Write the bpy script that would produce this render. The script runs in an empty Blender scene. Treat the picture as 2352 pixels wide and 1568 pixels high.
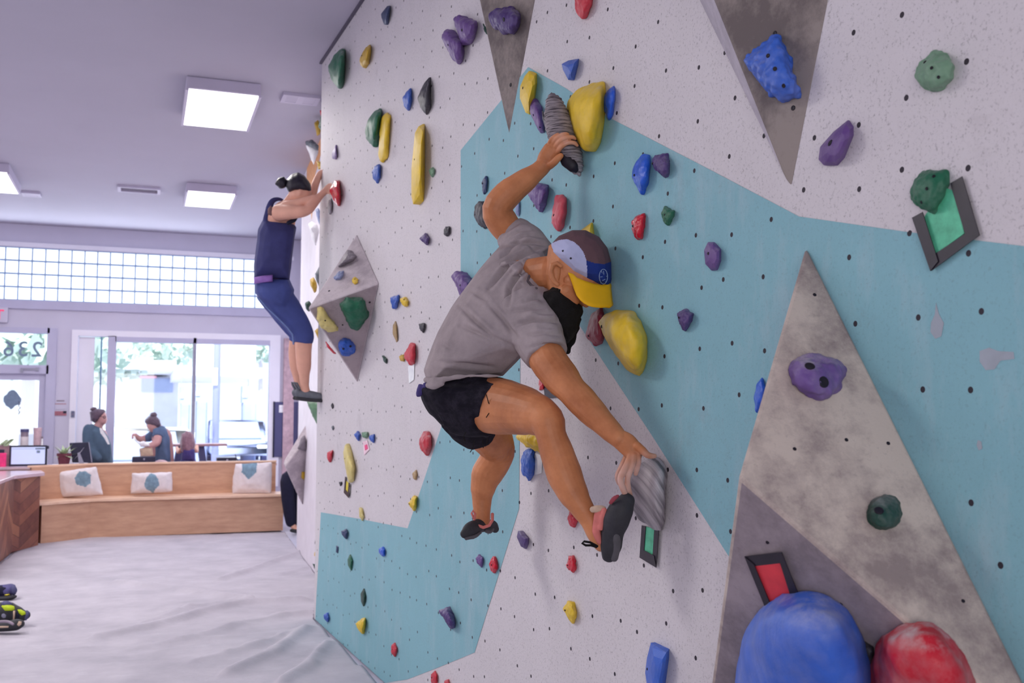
import bpy, bmesh, math, random
import numpy as np
from mathutils import Vector, Matrix, noise
from mathutils.bvhtree import BVHTree
from mathutils.geometry import tessellate_polygon
random.seed(7)
SC = bpy.context.scene
COL = SC.collection

# ------------------------------------------------------------------ camera
W, H, F = 2352, 1568, 35.0 / 36.0 * 2352
YAW, PIT = math.radians(20.3), math.radians(4.15)
C = Vector((0, 0, 1.55))
FW = Vector((math.sin(YAW) * math.cos(PIT), math.cos(YAW) * math.cos(PIT), math.sin(PIT)))
RT = Vector((math.cos(YAW), -math.sin(YAW), 0))
UP = RT.cross(FW)
cam_d = bpy.data.cameras.new('camera')
cam_d.lens, cam_d.sensor_width, cam_d.clip_end = 35, 36, 300
cam_d.dof.use_dof = True
cam_d.dof.focus_distance = 3.35
cam_d.dof.aperture_fstop = 5.0
cam = bpy.data.objects.new('camera', cam_d)
COL.objects.link(cam)
cam.matrix_world = Matrix(((RT.x, UP.x, -FW.x, C.x), (RT.y, UP.y, -FW.y, C.y), (RT.z, UP.z, -FW.z, C.z), (0, 0, 0, 1)))
SC.camera = cam
SC.cycles.use_denoising = True
SC.cycles.max_bounces = 7
SC.cycles.diffuse_bounces = 4
SC.cycles.transparent_max_bounces = 8
SC.cycles.sample_clamp_indirect = 6
SC.cycles.caustics_reflective = SC.cycles.caustics_refractive = False
SC.view_settings.view_transform = 'Standard'

def ray(x, y): return FW + RT * ((x - W / 2) / F) - UP * ((y - H / 2) / F)
def P(x, y, Z): return C + ray(x, y) * Z                       # point at depth Z along the view axis
def on(x, y, p, n):                                             # point on a real plane of the room
    d = ray(x, y)
    return C + d * ((Vector(p) - C).dot(n) / d.dot(n))
def onz(x, y, z): return on(x, y, (0, 0, z), Vector((0, 0, 1)))
def ony(x, y, yy): return on(x, y, (0, yy, 0), Vector((0, 1, 0)))
def depth(p): return (p - C).dot(FW)
def topx(p):
    d = p - C; z = d.dot(FW)
    return (W / 2 + F * d.dot(RT) / z, H / 2 - F * d.dot(UP) / z)

# ------------------------------------------------------------------ materials
def lin(c):
    c = c / 255.0
    return c / 12.92 if c <= 0.04045 else ((c + 0.055) / 1.055) ** 2.4
def sr(r, g, b): return (lin(r), lin(g), lin(b), 1)
class N:
    def __init__(s, name):
        s.m = bpy.data.materials.new(name); s.m.use_nodes = True
        s.t = s.m.node_tree; s.b = s.t.nodes['Principled BSDF']
        s.tc = None
    def n(s, typ, **kw):
        nd = s.t.nodes.new(typ)
        for k, v in kw.items():
            if k in nd.inputs: nd.inputs[k].default_value = v
            else: setattr(nd, k, v)
        return nd
    def l(s, a, b): s.t.links.new(a, b)
    def co(s, scale=(1, 1, 1), rot=(0, 0, 0)):
        if not s.tc: s.tc = s.n('ShaderNodeTexCoord')
        mp = s.n('ShaderNodeMapping')
        mp.inputs['Scale'].default_value = scale
        mp.inputs['Rotation'].default_value = rot
        s.l(s.tc.outputs['Object'], mp.inputs['Vector'])
        return mp.outputs['Vector']
    def noise(s, scale, detail=4, rough=.6, vec=None):
        nd = s.n('ShaderNodeTexNoise', Scale=scale, Detail=detail, Roughness=rough)
        s.l(vec if vec is not None else s.co(), nd.inputs['Vector'])
        return nd.outputs['Fac']
    def ramp(s, fac, stops):
        r = s.n('ShaderNodeValToRGB')
        e = r.color_ramp.elements
        while len(e) < len(stops): e.new(.5)
        for i, (p, c) in enumerate(stops):
            e[i].position = p
            e[i].color = c if not isinstance(c, (int, float)) else (c, c, c, 1)
        s.l(fac, r.inputs['Fac'])
        return r.outputs['Color']
    def mix(s, fac, a, b, mode='MIX'):
        m = s.n('ShaderNodeMix', data_type='RGBA', blend_type=mode)
        for i, v in ((0, fac), (6, a), (7, b)):
            if hasattr(v, 'is_linked'): s.l(v, m.inputs[i])
            else: m.inputs[i].default_value = v
        return m.outputs[2]
    def bump(s, fac, strength=.2, dist=.01):
        b = s.n('ShaderNodeBump', Strength=strength, Distance=dist)
        s.l(fac, b.inputs['Height']); s.l(b.outputs['Normal'], s.b.inputs['Normal'])
    def math(s, op, a, b=None):
        m = s.n('ShaderNodeMath', operation=op)
        for i, v in ((0, a), (1, b)):
            if v is None: continue
            if hasattr(v, 'is_linked'): s.l(v, m.inputs[i])
            else: m.inputs[i].default_value = v
        return m.outputs[0]
    def color(s, c):
        if hasattr(c, 'is_linked'): s.l(c, s.b.inputs['Base Color'])
        else: s.b.inputs['Base Color'].default_value = c
    def done(s, rough=.6, spec=.3, metal=0):
        s.b.inputs['Roughness'].default_value = rough
        s.b.inputs['Specular IOR Level'].default_value = spec
        s.b.inputs['Metallic'].default_value = metal
        return s.m

def plain(name, c, rough=.6, var=.15, scale=20, bump=0, spec=.3, metal=0):
    n = N(name)
    dark = tuple(v * (1 - var) for v in c[:3]) + (1,)
    lite = tuple(min(1, v * (1 + var)) for v in c[:3]) + (1,)
    f = n.noise(scale)
    n.color(n.ramp(f, [(.3, dark), (.7, lite)]))
    if bump: n.bump(n.noise(scale * 6, 6), bump, .004)
    return n.done(rough, spec, metal)

def hold_mat(name, c, rough=.5, chalk=.5):
    n = N(name)
    base = n.ramp(n.noise(14), [(.3, tuple(v * .8 for v in c[:3]) + (1,)), (.7, c)])
    g = n.n('ShaderNodeNewGeometry')
    sx = n.n('ShaderNodeSeparateXYZ'); n.l(g.outputs['Normal'], sx.inputs[0])
    up = n.ramp(sx.outputs['Z'], [(.35, 0.), (.95, 1.)])
    nf = n.ramp(n.noise(9, 6, .7), [(.42, 0.), (.68, 1.)])
    dust = n.math('MULTIPLY', n.math('MULTIPLY', n.math('ADD', up, .25), nf), chalk)
    n.color(n.mix(dust, base, sr(196, 190, 192)))
    n.bump(n.noise(70, 5, .7), .35, .004)
    return n.done(rough, .35)

def painted_wall(name, c, speck, tint2=None, streak=.3):
    n = N(name)
    v = n.co()
    big = n.noise(1.3, 5, .65, v)
    col = n.ramp(big, [(.3, tuple(k * .90 for k in c[:3]) + (1,)), (.7, c)])
    smear = n.ramp(n.noise(4, 8, .72, n.co((1, 1.6, .5))), [(.52, 0.), (.75, 1.)])
    col = n.mix(n.math('MULTIPLY', smear, streak), col, sr(222, 216, 224))
    sp = n.ramp(n.noise(120, 4, .8, v), [(.55, 0.), (.66, 1.)])
    col = n.mix(n.math('MULTIPLY', sp, speck), col, sr(96, 92, 100))
    scuff = n.ramp(n.noise(2.6, 7, .75, v), [(.58, 0.), (.72, 1.)])
    col = n.mix(n.math('MULTIPLY', scuff, .22), col, sr(120, 110, 112))
    # bolt-hole grid drilled in the panel: jittered lattice of dark dots
    vo = n.n('ShaderNodeTexVoronoi', Scale=1.0, Randomness=.42)
    vo.voronoi_dimensions = '2D'
    sep = n.n('ShaderNodeSeparateXYZ'); n.l(v, sep.inputs[0])
    cmb = n.n('ShaderNodeCombineXYZ')
    n.l(n.math('DIVIDE', sep.outputs['Y'], .165), cmb.inputs[0])
    n.l(n.math('DIVIDE', sep.outputs['Z'], .170), cmb.inputs[1])
    n.l(cmb.outputs[0], vo.inputs['Vector'])
    dot = n.math('LESS_THAN', vo.outputs['Distance'], .040)
    col = n.mix(dot, col, sr(48, 42, 52))
    n.color(col)
    n.bump(n.noise(160, 4, .8, v), .5, .003)
    return n.done(.62, .3)

M = {}
def setup_mats():
    M['wall_white'] = painted_wall('climbing_wall_white', sr(216, 211, 216), .45)
    M['wall_teal'] = painted_wall('climbing_wall_teal', sr(136, 186, 198), .22, streak=.22)
    M['wall_orange'] = plain('orange_paint', sr(250, 178, 120), .6)
    M['wall_b'] = plain('far_climbing_wall_white', sr(226, 220, 230), .6, .05, 5)
    M['dark_edge'] = plain('dark_edge', sr(92, 86, 104), .7)
    M['ceiling'] = plain('ceiling_paint', sr(184, 181, 198), .9, .03, .8)
    M['room'] = plain('room_wall_paint', sr(206, 203, 222), .85, .03, 2)
    M['room_white'] = plain('bright_white_paint', sr(240, 238, 250), .8, .03, 2)
    M['frame_lav'] = plain('lavender_frame_paint', sr(192, 190, 216), .7, .04, 3)
    M['metal_grey'] = plain('grey_metal', sr(150, 150, 170), .4, .08, 12, metal=.3)
    M['floor'] = plain('floor_sealed', sr(205, 205, 225), .4, .05, 2)
    n = N('canvas_mat_cover')
    f = n.noise(2.2, 6, .65)
    c = n.ramp(f, [(.3, sr(170, 166, 178)), (.72, sr(196, 191, 202))])
    c = n.mix(n.math('MULTIPLY', n.ramp(n.noise(7, 7, .7, n.co((.5, 1.4, 1))), [(.55, 0.), (.8, 1.)]), .35), c, sr(220, 218, 228))
    n.color(c); n.bump(n.noise(30, 6, .7, n.co((.6, 1.5, 1), (0, 0, .35))), .35, .012); M['canvas'] = n.done(.8, .2)
    # volumes: sanded plywood with chalk, shade painted into the two lower-face tones
    for k, a, b in (('vol_warm', (200, 186, 176), (146, 132, 130)), ('vol_grey', (146, 136, 132), (104, 95, 95)), ('vol_pale', (204, 194, 200), (170, 160, 168)), ('vol_low_shade', (158, 146, 152), (128, 118, 124)), ('vol_dlow_shade', (172, 158, 164), (146, 134, 140)), ('vol_side', (196, 190, 202), (170, 164, 176))):
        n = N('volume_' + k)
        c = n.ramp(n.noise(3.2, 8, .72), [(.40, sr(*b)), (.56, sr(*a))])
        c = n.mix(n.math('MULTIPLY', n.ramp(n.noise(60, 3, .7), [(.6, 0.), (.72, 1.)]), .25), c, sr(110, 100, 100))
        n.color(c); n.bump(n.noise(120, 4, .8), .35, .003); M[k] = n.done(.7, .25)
    hc = dict(purple=(104, 72, 140), violet=(76, 54, 118), lilac=(146, 126, 178), blue=(44, 92, 190), navy=(44, 62, 106), palblue=(132, 146, 190),
              green=(28, 104, 76), sage=(112, 152, 124), dkgreen=(30, 70, 60), yellow=(232, 196, 44), gold=(206, 168, 52), cream=(222, 206, 130), tan=(182, 154, 110),
              red=(204, 38, 60), maroon=(140, 32, 58), pinkred=(204, 70, 88), black=(56, 54, 66), grey=(136, 128, 138), white=(226, 226, 234), slate=(96, 104, 116))
    for k, v in hc.items(): M['h_' + k] = hold_mat('hold_' + k, sr(*v))
    M['h_black'] = hold_mat('hold_charcoal', sr(50, 48, 58), .5, .18)
    M['h_redshiny'] = hold_mat('hold_red_glossy', sr(206, 20, 48), .15, .08)
    M['h_blueshiny'] = hold_mat('hold_blue_glossy', sr(40, 96, 214), .28, .10)
    M['h_redchalk'] = hold_mat('hold_red_chalked', sr(196, 30, 50), .45, 1.1)
    M['h_bluechalk'] = hold_mat('hold_blue_chalked', sr(58, 104, 206), .45, .55)
    M['h_purplechalk'] = hold_mat('hold_purple_chalked', sr(112, 84, 150), .5, .7)
    n = N('hold_fan_stripes')
    sep = n.n('ShaderNodeSeparateXYZ'); n.l(n.co(), sep.inputs[0])
    u = n.math('ADD', n.math('ADD', n.math('MULTIPLY', sep.outputs['X'], 43.), n.math('MULTIPLY', sep.outputs['Y'], -16.)), n.math('MULTIPLY', sep.outputs['Z'], 30.)); v2 = n.math('ADD', n.math('MULTIPLY', sep.outputs['X'], -2.), n.math('MULTIPLY', sep.outputs['Z'], 4.))
    cmb = n.n('ShaderNodeCombineXYZ'); n.l(u, cmb.inputs[0]); n.l(v2, cmb.inputs[1])
    st = n.noise(1.0, 3, .55, cmb.outputs[0])
    n.color(n.ramp(st, [(.34, sr(84, 80, 88)), (.5, sr(164, 158, 164)), (.72, sr(206, 200, 206))])); n.bump(st, .5, .02)
    M['h_fan'] = n.done(.6)
    n = N('hold_ridged_grey')
    n.color(n.ramp(n.noise(6, 3, .6, n.co((3, 3, 34), (.35, -.3, 0))), [(.35, sr(66, 60, 68)), (.55, sr(140, 132, 138)), (.8, sr(160, 152, 158))]))
    M['h_ridged'] = n.done(.7)
    M['bolt'] = plain('bolt_hole_dark', sr(26, 20, 34), .5)
    M['tape'] = plain('black_tape', sr(34, 28, 40), .35, .2, 40, spec=.5)
    M['card_green'] = plain('green_card', sr(92, 190, 152), .4, .25, 30)
    M['card_red'] = plain('red_card', sr(226, 66, 76), .5, .12, 20)
    M['card_yellow'] = plain('yellow_card', sr(226, 208, 70), .5)
    M['card_white'] = plain('white_card', sr(236, 240, 248), .35)
    M['card_pink'] = plain('pink_card', sr(238, 206, 220), .5)
    # people
    n = N('skin_tan'); at_ = n.n('ShaderNodeAttribute', attribute_name='chalk'); n.color(n.mix(at_.outputs['Fac'], n.ramp(n.noise(9, 5), [(.3, sr(164, 100, 62)), (.7, sr(206, 136, 92))]), sr(212, 174, 164))); n.bump(n.noise(90, 4), .12, .003)
    n.b.inputs['Subsurface Weight'].default_value = .06; n.b.inputs['Subsurface Radius'].default_value = (.02, .008, .004); M['skin_tan'] = n.done(.5, .35)
    M['skin_chalk'] = plain('skin_chalked', sr(206, 160, 146), .7, .1, 25)
    M['skin_fair'] = plain('skin_fair', sr(222, 168, 148), .55, .06, 12)
    M['skin_pale'] = plain('skin_backlit', sr(196, 150, 150), .6, .06, 12)
    n = N('grey_tshirt_cotton'); n.color(n.ramp(n.noise(6, 6, .7), [(.3, sr(138, 128, 132)), (.7, sr(170, 158, 161))])); n.bump(n.noise(240, 3), .25, .002); M['shirt'] = n.done(.9, .1)
    n = N('black_shorts_cotton'); n.color(n.ramp(n.noise(26, 6, .75), [(.45, sr(24, 22, 32)), (.8, sr(52, 48, 60))])); n.bump(n.noise(60, 4), .3, .004); M['shorts'] = n.done(.85, .15)
    M['navy_cloth'] = plain('navy_cloth', sr(56, 58, 108), .8, .12, 14)
    M['navy_legging'] = plain('navy_legging', sr(64, 76, 138), .7, .1, 10)
    M['violet_band'] = plain('violet_waistband', sr(150, 112, 190), .8)
    M['teal_dark'] = plain('dark_teal_cloth', sr(80, 100, 122), .85, .12, 10)
    M['slate_cloth'] = plain('slate_cloth', sr(86, 104, 136), .85, .12, 10)
    M['black_cloth'] = plain('black_cloth', sr(30, 30, 52), .85)
    M['plum_cloth'] = plain('plum_cloth', sr(72, 62, 120), .85)
    M['hair_black'] = plain('black_hair', sr(34, 30, 44), .45, .3, 40, .3)
    M['hair_brown'] = plain('dark_brown_hair', sr(100, 84, 100), .5, .2, 40, .3)
    M['hair_auburn'] = plain('auburn_hair', sr(140, 108, 122), .5, .25, 30, .3)
    M['beard'] = plain('black_beard', sr(14, 11, 12), .8, .3, 60, .8)
    M['cap_brown'] = plain('cap_plum_brown', sr(98, 72, 78), .85, .08, 30)
    M['cap_white'] = plain('cap_pale_grey', sr(176, 180, 214), .85, .06, 30)
    M['cap_blue'] = plain('cap_blue', sr(26, 48, 122), .85, .08, 30)
    M['cap_yellow'] = plain('cap_visor_yellow', sr(234, 178, 16), .6, .05, 20)
    M['emblem'] = plain('emblem_pale_thread', sr(156, 176, 210), .7)
    M['shoe_dark'] = plain('shoe_dark_rubber', sr(50, 50, 56), .6, .2, 30, .2)
    M['shoe_sole'] = plain('shoe_sole_grey', sr(86, 84, 90), .7, .15, 24)
    M['shoe_pink'] = plain('shoe_salmon_lining', sr(206, 118, 112), .7)
    M['shoe_beige'] = plain('shoe_beige_tab', sr(196, 170, 150), .7)
    M['shoe_grey'] = plain('shoe_grey_green', sr(102, 106, 116), .65, .15, 30)
    M['shoe_lime'] = plain('shoe_lime', sr(190, 212, 40), .6)
    M['shoe_violet'] = plain('shoe_violet_blue', sr(84, 80, 128), .6)
    # furniture
    n = N('birch_plywood')
    n.color(n.ramp(n.noise(3.5, 6, .6, n.co((1, 1, 5))), [(.3, sr(182, 140, 118)), (.7, sr(206, 164, 138))])); M['ply'] = n.done(.5, .3)
    n = N('plywood_seat_light'); n.color(n.ramp(n.noise(3.5, 6, .6, n.co((1, 5, 1))), [(.3, sr(222, 184, 160)), (.7, sr(238, 204, 180))])); M['ply_light'] = n.done(.45, .3)
    # chevron timber
    n = N('chevron_timber')
    v = n.co(); sep = n.n('ShaderNodeSeparateXYZ'); n.l(v, sep.inputs[0])
    xx = n.math('ADD', sep.outputs['X'], n.math('MULTIPLY', sep.outputs['Y'], -.8)); u = n.math('PINGPONG', n.math('ADD', xx, 10.26), .36)
    h = n.math('DIVIDE', n.math('ADD', sep.outputs['Z'], u), .125)
    idx = n.math('FLOOR', h); side = n.math('FLOOR', n.math('DIVIDE', n.math('ADD', xx, 10.26), .36))
    wn = n.n('ShaderNodeTexWhiteNoise'); wn.noise_dimensions = '2D'
    cmb = n.n('ShaderNodeCombineXYZ'); n.l(idx, cmb.inputs[0]); n.l(side, cmb.inputs[1]); n.l(cmb.outputs[0], wn.inputs['Vector'])
    c = n.ramp(wn.outputs['Value'], [(0., sr(92, 54, 56)), (.45, sr(124, 76, 70)), (.75, sr(152, 98, 80)), (1., sr(178, 126, 100))])
    gap = n.math('LESS_THAN', n.math('FRACT', h), .06)
    c = n.mix(gap, c, sr(60, 36, 40)); c = n.mix(.25, c, n.ramp(n.noise(8, 6, .7), [(.3, sr(80, 44, 48)), (.7, sr(180, 120, 96))]))
    n.color(c); M['chevron'] = n.done(.45, .35)
    M['desk_top'] = plain('desk_top_timber', sr(206, 180, 192), .2, .08, 6, spec=.6)
    M['pillow'] = plain('cream_linen', sr(222, 214, 220), .9, .06, 12, .2)
    M['print'] = plain('blue_grey_print', sr(122, 150, 172), .9, .2, 26)
    M['screen'] = plain('screen_glow', sr(196, 208, 240), .3, .02, 3)
    M['screen'].node_tree.nodes['Principled BSDF'].inputs['Emission Color'].default_value = sr(190, 206, 245)
    M['screen'].node_tree.nodes['Principled BSDF'].inputs['Emission Strength'].default_value = .35
    M['black_plastic'] = plain('black_plastic', sr(40, 40, 64), .4)
    M['slate_panel'] = plain('slate_grey_panel', sr(84, 84, 124), .6, .06, 3)
    M['pink'] = plain('pink_plastic', sr(238, 60, 130), .4)
    M['taupe'] = plain('taupe_can', sr(140, 126, 142), .5)
    M['terracotta'] = plain('dark_red_pot', sr(110, 58, 72), .7)
    M['leaf'] = plain('pale_leaf', sr(176, 196, 160), .6)
    M['timber'] = plain('table_timber', sr(176, 140, 150), .5)
    M['white_paper'] = plain('white_paper', sr(240, 240, 250), .6)
    M['exit_red'] = plain('exit_red', sr(236, 70, 120), .4)
    M['exit_red'].node_tree.nodes['Principled BSDF'].inputs['Emission Color'].default_value = sr(236, 60, 110)
    M['exit_red'].node_tree.nodes['Principled BSDF'].inputs['Emission Strength'].default_value = .5
    M['vinyl'] = plain('grey_vinyl', sr(120, 140, 166), .5)
    M['redbrown'] = plain('red_brown_sticker', sr(170, 110, 124), .6)
    M['brick'] = plain('pale_brick', sr(196, 168, 178), .8, .2, 12)
    n = N('fluorescent_diffuser'); n.color(sr(250, 250, 255)); n.b.inputs['Emission Color'].default_value = (1, .98, .97, 1)
    n.b.inputs['Emission Strength'].default_value = 2.2; M['diffuser'] = n.done(.5)
    M['fixture'] = plain('fixture_white_metal', sr(198, 192, 214), .6, .03, 3)
    n = N('glass_block'); n.color(sr(235, 248, 255)); n.b.inputs['Emission Color'].default_value = (.92, .99, 1, 1)
    n.b.inputs['Emission Strength'].default_value = 1.15; M['block'] = n.done(.2)  # blocks glow by themselves, standing in for daylight behind them
    n = N('window_glass'); t = n.t
    tr = n.n('ShaderNodeBsdfTransparent'); gl = n.n('ShaderNodeBsdfGlossy', Roughness=.02); mx = n.n('ShaderNodeMixShader'); mx.inputs[0].default_value = .04
    tr.inputs[0].default_value = (.97, .985, 1, 1)
    n.l(tr.outputs[0], mx.inputs[1]); n.l(gl.outputs[0], mx.inputs[2]); n.l(mx.outputs[0], t.nodes['Material Output'].inputs['Surface']); M['glass'] = n.m
    # outdoors, bright
    for k, v in dict(o_road=(226, 228, 240), o_grass=(196, 218, 190), o_wall=(228, 230, 244), o_white=(246, 246, 252), o_window=(168, 182, 214), o_red=(238, 176, 190), o_blue=(172, 184, 226),
                     o_pole=(158, 164, 212), o_car=(244, 246, 250), o_tree=(196, 214, 204), o_trunk=(190, 186, 196), o_cream=(236, 232, 214)).items():
        M[k] = plain('outdoor_' + k[2:], sr(*v), .8, .08, 1.5)
setup_mats()

# ------------------------------------------------------------------ mesh helpers
def obj(name, data, mat=None, parent=None, smooth=False, at=None):
    """data: bmesh or mesh in world coordinates -> ONE linked object whose origin sits at its base."""
    if isinstance(data, bmesh.types.BMesh):
        bmesh.ops.recalc_face_normals(data, faces=data.faces)
        me = bpy.data.meshes.new(name); data.to_mesh(me); data.free()
    else: me = data; me.name = name
    co = np.empty(len(me.vertices) * 3); me.vertices.foreach_get('co', co); co = co.reshape(-1, 3)
    lo, hi = co.min(0), co.max(0)
    o0 = np.array([(lo[0] + hi[0]) / 2, (lo[1] + hi[1]) / 2, lo[2]]) if at is None else np.array(at, float)
    co -= o0; me.vertices.foreach_set('co', co.ravel())
    o = bpy.data.objects.new(name, me)
    mats = mat if isinstance(mat, (list, tuple)) else [mat]
    idx = [f.material_index for f in me.polygons]
    me.materials.clear()
    for m in mats:
        if m is not None: me.materials.append(m)
    if len(mats) > 1: me.polygons.foreach_set('material_index', idx)
    if smooth:
        me.polygons.foreach_set('use_smooth', [True] * len(me.polygons))
    COL.objects.link(o)
    o.location = o0
    if parent is not None:
        o.parent = parent
        pl = Vector((0, 0, 0)); q = parent
        while q is not None: pl += q.location; q = q.parent
        o.location = Vector(o0) - pl
    me.update()
    return o
def tag(o, label, cat, group=None):
    o['label'] = label; o['category'] = cat
    if group: o['group'] = group
    return o
def empty(name, loc, label, cat, group=None):
    o = bpy.data.objects.new(name, None); COL.objects.link(o); o.location = loc
    o.empty_display_size = .1
    return tag(o, label, cat, group)
def structure(o): o['kind'] = 'structure'; return o

def box(bm, lo, hi):
    vs = [bm.verts.new((x, y, z)) for x in (lo[0], hi[0]) for y in (lo[1], hi[1]) for z in (lo[2], hi[2])]
    for f in ((0, 1, 3, 2), (4, 6, 7, 5), (0, 4, 5, 1), (2, 3, 7, 6), (0, 2, 6, 4), (1, 5, 7, 3)):
        bm.faces.new([vs[i] for i in f])
    return vs
def bevel(bm, w, seg=2):
    bmesh.ops.bevel(bm, geom=[e for e in bm.edges], offset=w, segments=seg, affect='EDGES', profile=.5, clamp_overlap=True)
def prism(bm, pts, vec):
    """closed prism from a planar polygon (world points) swept by vec"""
    a = [bm.verts.new(p) for p in pts]; b = [bm.verts.new(Vector(p) + Vector(vec)) for p in pts]
    n = len(a)
    tris = tessellate_polygon([[Vector(p) for p in pts]])
    for t in tris:
        bm.faces.new([a[i] for i in t]); bm.faces.new([b[i] for i in reversed(t)])
    for i in range(n):
        j = (i + 1) % n; bm.faces.new((a[i], a[j], b[j], b[i]))
def hull(bm, pts):
    vs = [bm.verts.new(p) for p in pts]
    r = bmesh.ops.convex_hull(bm, input=vs)
    bad = [v for v in vs if v.is_valid and not v.link_faces]
    bmesh.ops.delete(bm, geom=bad, context='VERTS')
def lathe(bm, prof, c, n=20, axis=Vector((0, 0, 1))):
    """prof: (radius, height) list"""
    q = axis.to_track_quat('Z', 'Y')
    rows = []
    for r, h in prof:
        rows.append([bm.verts.new(Vector(c) + q @ Vector((r * math.cos(2 * math.pi * i / n), r * math.sin(2 * math.pi * i / n), h))) for i in range(n)])
    for a, b in zip(rows, rows[1:]):
        for i in range(n): bm.faces.new((a[i], a[(i + 1) % n], b[(i + 1) % n], b[i]))
    bm.faces.new(list(reversed(rows[0]))); bm.faces.new(rows[-1])
def path_tube(bm, pts, rad, n=12, ratio=1.0, caps=True, flat=None):
    """closed tube through world points; rad scalar or list; elliptic: wide across the view, ratio in depth"""
    m = len(pts); rad = rad if isinstance(rad, (list, tuple)) else [rad] * m
    rows = []
    for i in range(m):
        t = (pts[min(i + 1, m - 1)] - pts[max(i - 1, 0)]).normalized()
        vd = (pts[i] - C).normalized() if flat is None else flat
        a = t.cross(vd)
        if a.length < .05: a = t.cross(UP)
        a.normalize(); b = t.cross(a).normalized()
        rows.append((pts[i], t, a, b, rad[i]))
    rings = []
    def ring(p, a, b, r): return [bm.verts.new(p + a * (r * math.cos(2 * math.pi * k / n)) + b * (r * ratio * math.sin(2 * math.pi * k / n))) for k in range(n)]
    if caps:
        p, t, a, b, r = rows[0]
        rings.append(ring(p - t * r * .75, a, b, r * .45)); rings.append(ring(p - t * r * .45, a, b, r * .82))
    for p, t, a, b, r in rows: rings.append(ring(p, a, b, r))
    if caps:
        p, t, a, b, r = rows[-1]
        rings.append(ring(p + t * r * .45, a, b, r * .82)); rings.append(ring(p + t * r * .75, a, b, r * .45))
    for x, y in zip(rings, rings[1:]):
        for k in range(n): bm.faces.new((x[k], x[(k + 1) % n], y[(k + 1) % n], y[k]))
    bm.faces.new(list(reversed(rings[0]))); bm.faces.new(rings[-1])
def limb(bm, spec, ratio=1.0, n=16, caps=True, sub=3):
    """spec: (x, y, radius_in_px, depth) of the photo; smooth interpolation between the stations"""
    pts = [P(x, y, z) for x, y, r, z in spec]; rad = [r * z / F for x, y, r, z in spec]
    o, q = [], []
    for i in range(len(pts) - 1):
        p0, p1, p2, p3 = pts[max(i - 1, 0)], pts[i], pts[i + 1], pts[min(i + 2, len(pts) - 1)]
        for s in range(sub):
            t = s / sub
            o.append(.5 * ((2 * p1) + (p2 - p0) * t + (2 * p0 - 5 * p1 + 4 * p2 - p3) * t * t + (3 * p1 - p0 - 3 * p2 + p3) * t ** 3))
            u = t * t * (3 - 2 * t); q.append(rad[i] * (1 - u) + rad[i + 1] * u)
    o.append(pts[-1]); q.append(rad[-1])
    path_tube(bm, o, q, n, ratio, caps)
def blob(bm, poly, Z, th, back=None, grow=1.03, prof=((1, 0), (.88, .55), (.6, .88), (.25, 1.0))):
    """pillow-like convex solid with a given outline; Z one depth or one per outline point"""
    zs = Z if isinstance(Z, (list, tuple)) else [Z] * len(poly)
    back = th if back is None else back
    cx = sum(p[0] for p in poly) / len(poly); cy = sum(p[1] for p in poly) / len(poly); cz = sum(zs) / len(zs)
    pts = []
    for s, f in prof:
        for (x, y), z in zip(poly, zs):
            k = s * grow
            px_, py_, pz_ = cx + (x - cx) * k, cy + (y - cy) * k, cz + (z - cz) * s
            pts.append(P(px_, py_, pz_ - th * f)); pts.append(P(px_, py_, pz_ + back * f))
    hull(bm, pts)
def fuse(bm, voxel, smooth=4, factor=.5):
    """union of overlapping closed shapes as one continuous surface"""
    bmesh.ops.recalc_face_normals(bm, faces=bm.faces)
    me = bpy.data.meshes.new('tmp'); bm.to_mesh(me); bm.free()
    o = bpy.data.objects.new('tmp', me); COL.objects.link(o)
    r = o.modifiers.new('r', 'REMESH'); r.mode = 'VOXEL'; r.voxel_size = voxel; r.use_smooth_shade = True
    if smooth:
        s = o.modifiers.new('s', 'SMOOTH'); s.factor = factor; s.iterations = smooth
    dg = bpy.context.evaluated_depsgraph_get()
    out = bpy.data.meshes.new_from_object(o.evaluated_get(dg))
    bpy.data.objects.remove(o); bpy.data.meshes.remove(me)
    return out
def displace(me, fn):
    """move every vertex along its normal by fn(point)"""
    me.update()
    nv = len(me.vertices)
    co = np.empty(nv * 3); me.vertices.foreach_get('co', co); co = co.reshape(-1, 3)
    nr = np.array([v.normal[:] for v in me.vertices])
    d = np.array([fn(Vector(c)) for c in co])
    me.vertices.foreach_set('co', (co + nr * d[:, None]).ravel()); me.update()
    return me
def tree_of(o):
    off = Vector((0, 0, 0)); q = o
    while q is not None: off += q.location; q = q.parent
    return BVHTree.FromPolygons([Vector(v.co) + off for v in o.data.vertices], [f.vertices[:] for f in o.data.polygons])
def hit(tree_, x, y, default=None):
    loc, nor, i, d = tree_.ray_cast(C, ray(x, y).normalized())
    return depth(loc) if loc is not None else default
def inside(p, poly):
    x, y = p; r = False; j = len(poly) - 1
    for i in range(len(poly)):
        (xi, yi), (xj, yj) = poly[i], poly[j]
        if (yi > y) != (yj > y) and x < (xj - xi) * (y - yi) / (yj - yi) + xi: r = not r
        j = i
    return r
def paint(me, regions, front_only=True):
    """material slots of a mesh by region outlines (cloth panels, prints)"""
    for f in me.polygons:
        c = Vector(f.center)
        if front_only and f.normal.dot(c - C) > 0: continue
        q = topx(c)
        for slot, poly in regions:
            if inside(q, poly): f.material_index = slot; break
# ------------------------------------------------------------------ room shell
CEIL, YB = 4.32, 16.0
A0 = Vector((1.26, 7.74, 0)); AD = Vector((0.046072, -0.99893812, 0)); AN = Vector((-0.99893812, -0.046072, 0))
WA = (A0, AN)
def wa(x, y, off=0): return on(x, y, A0 + AN * off, AN)

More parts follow.
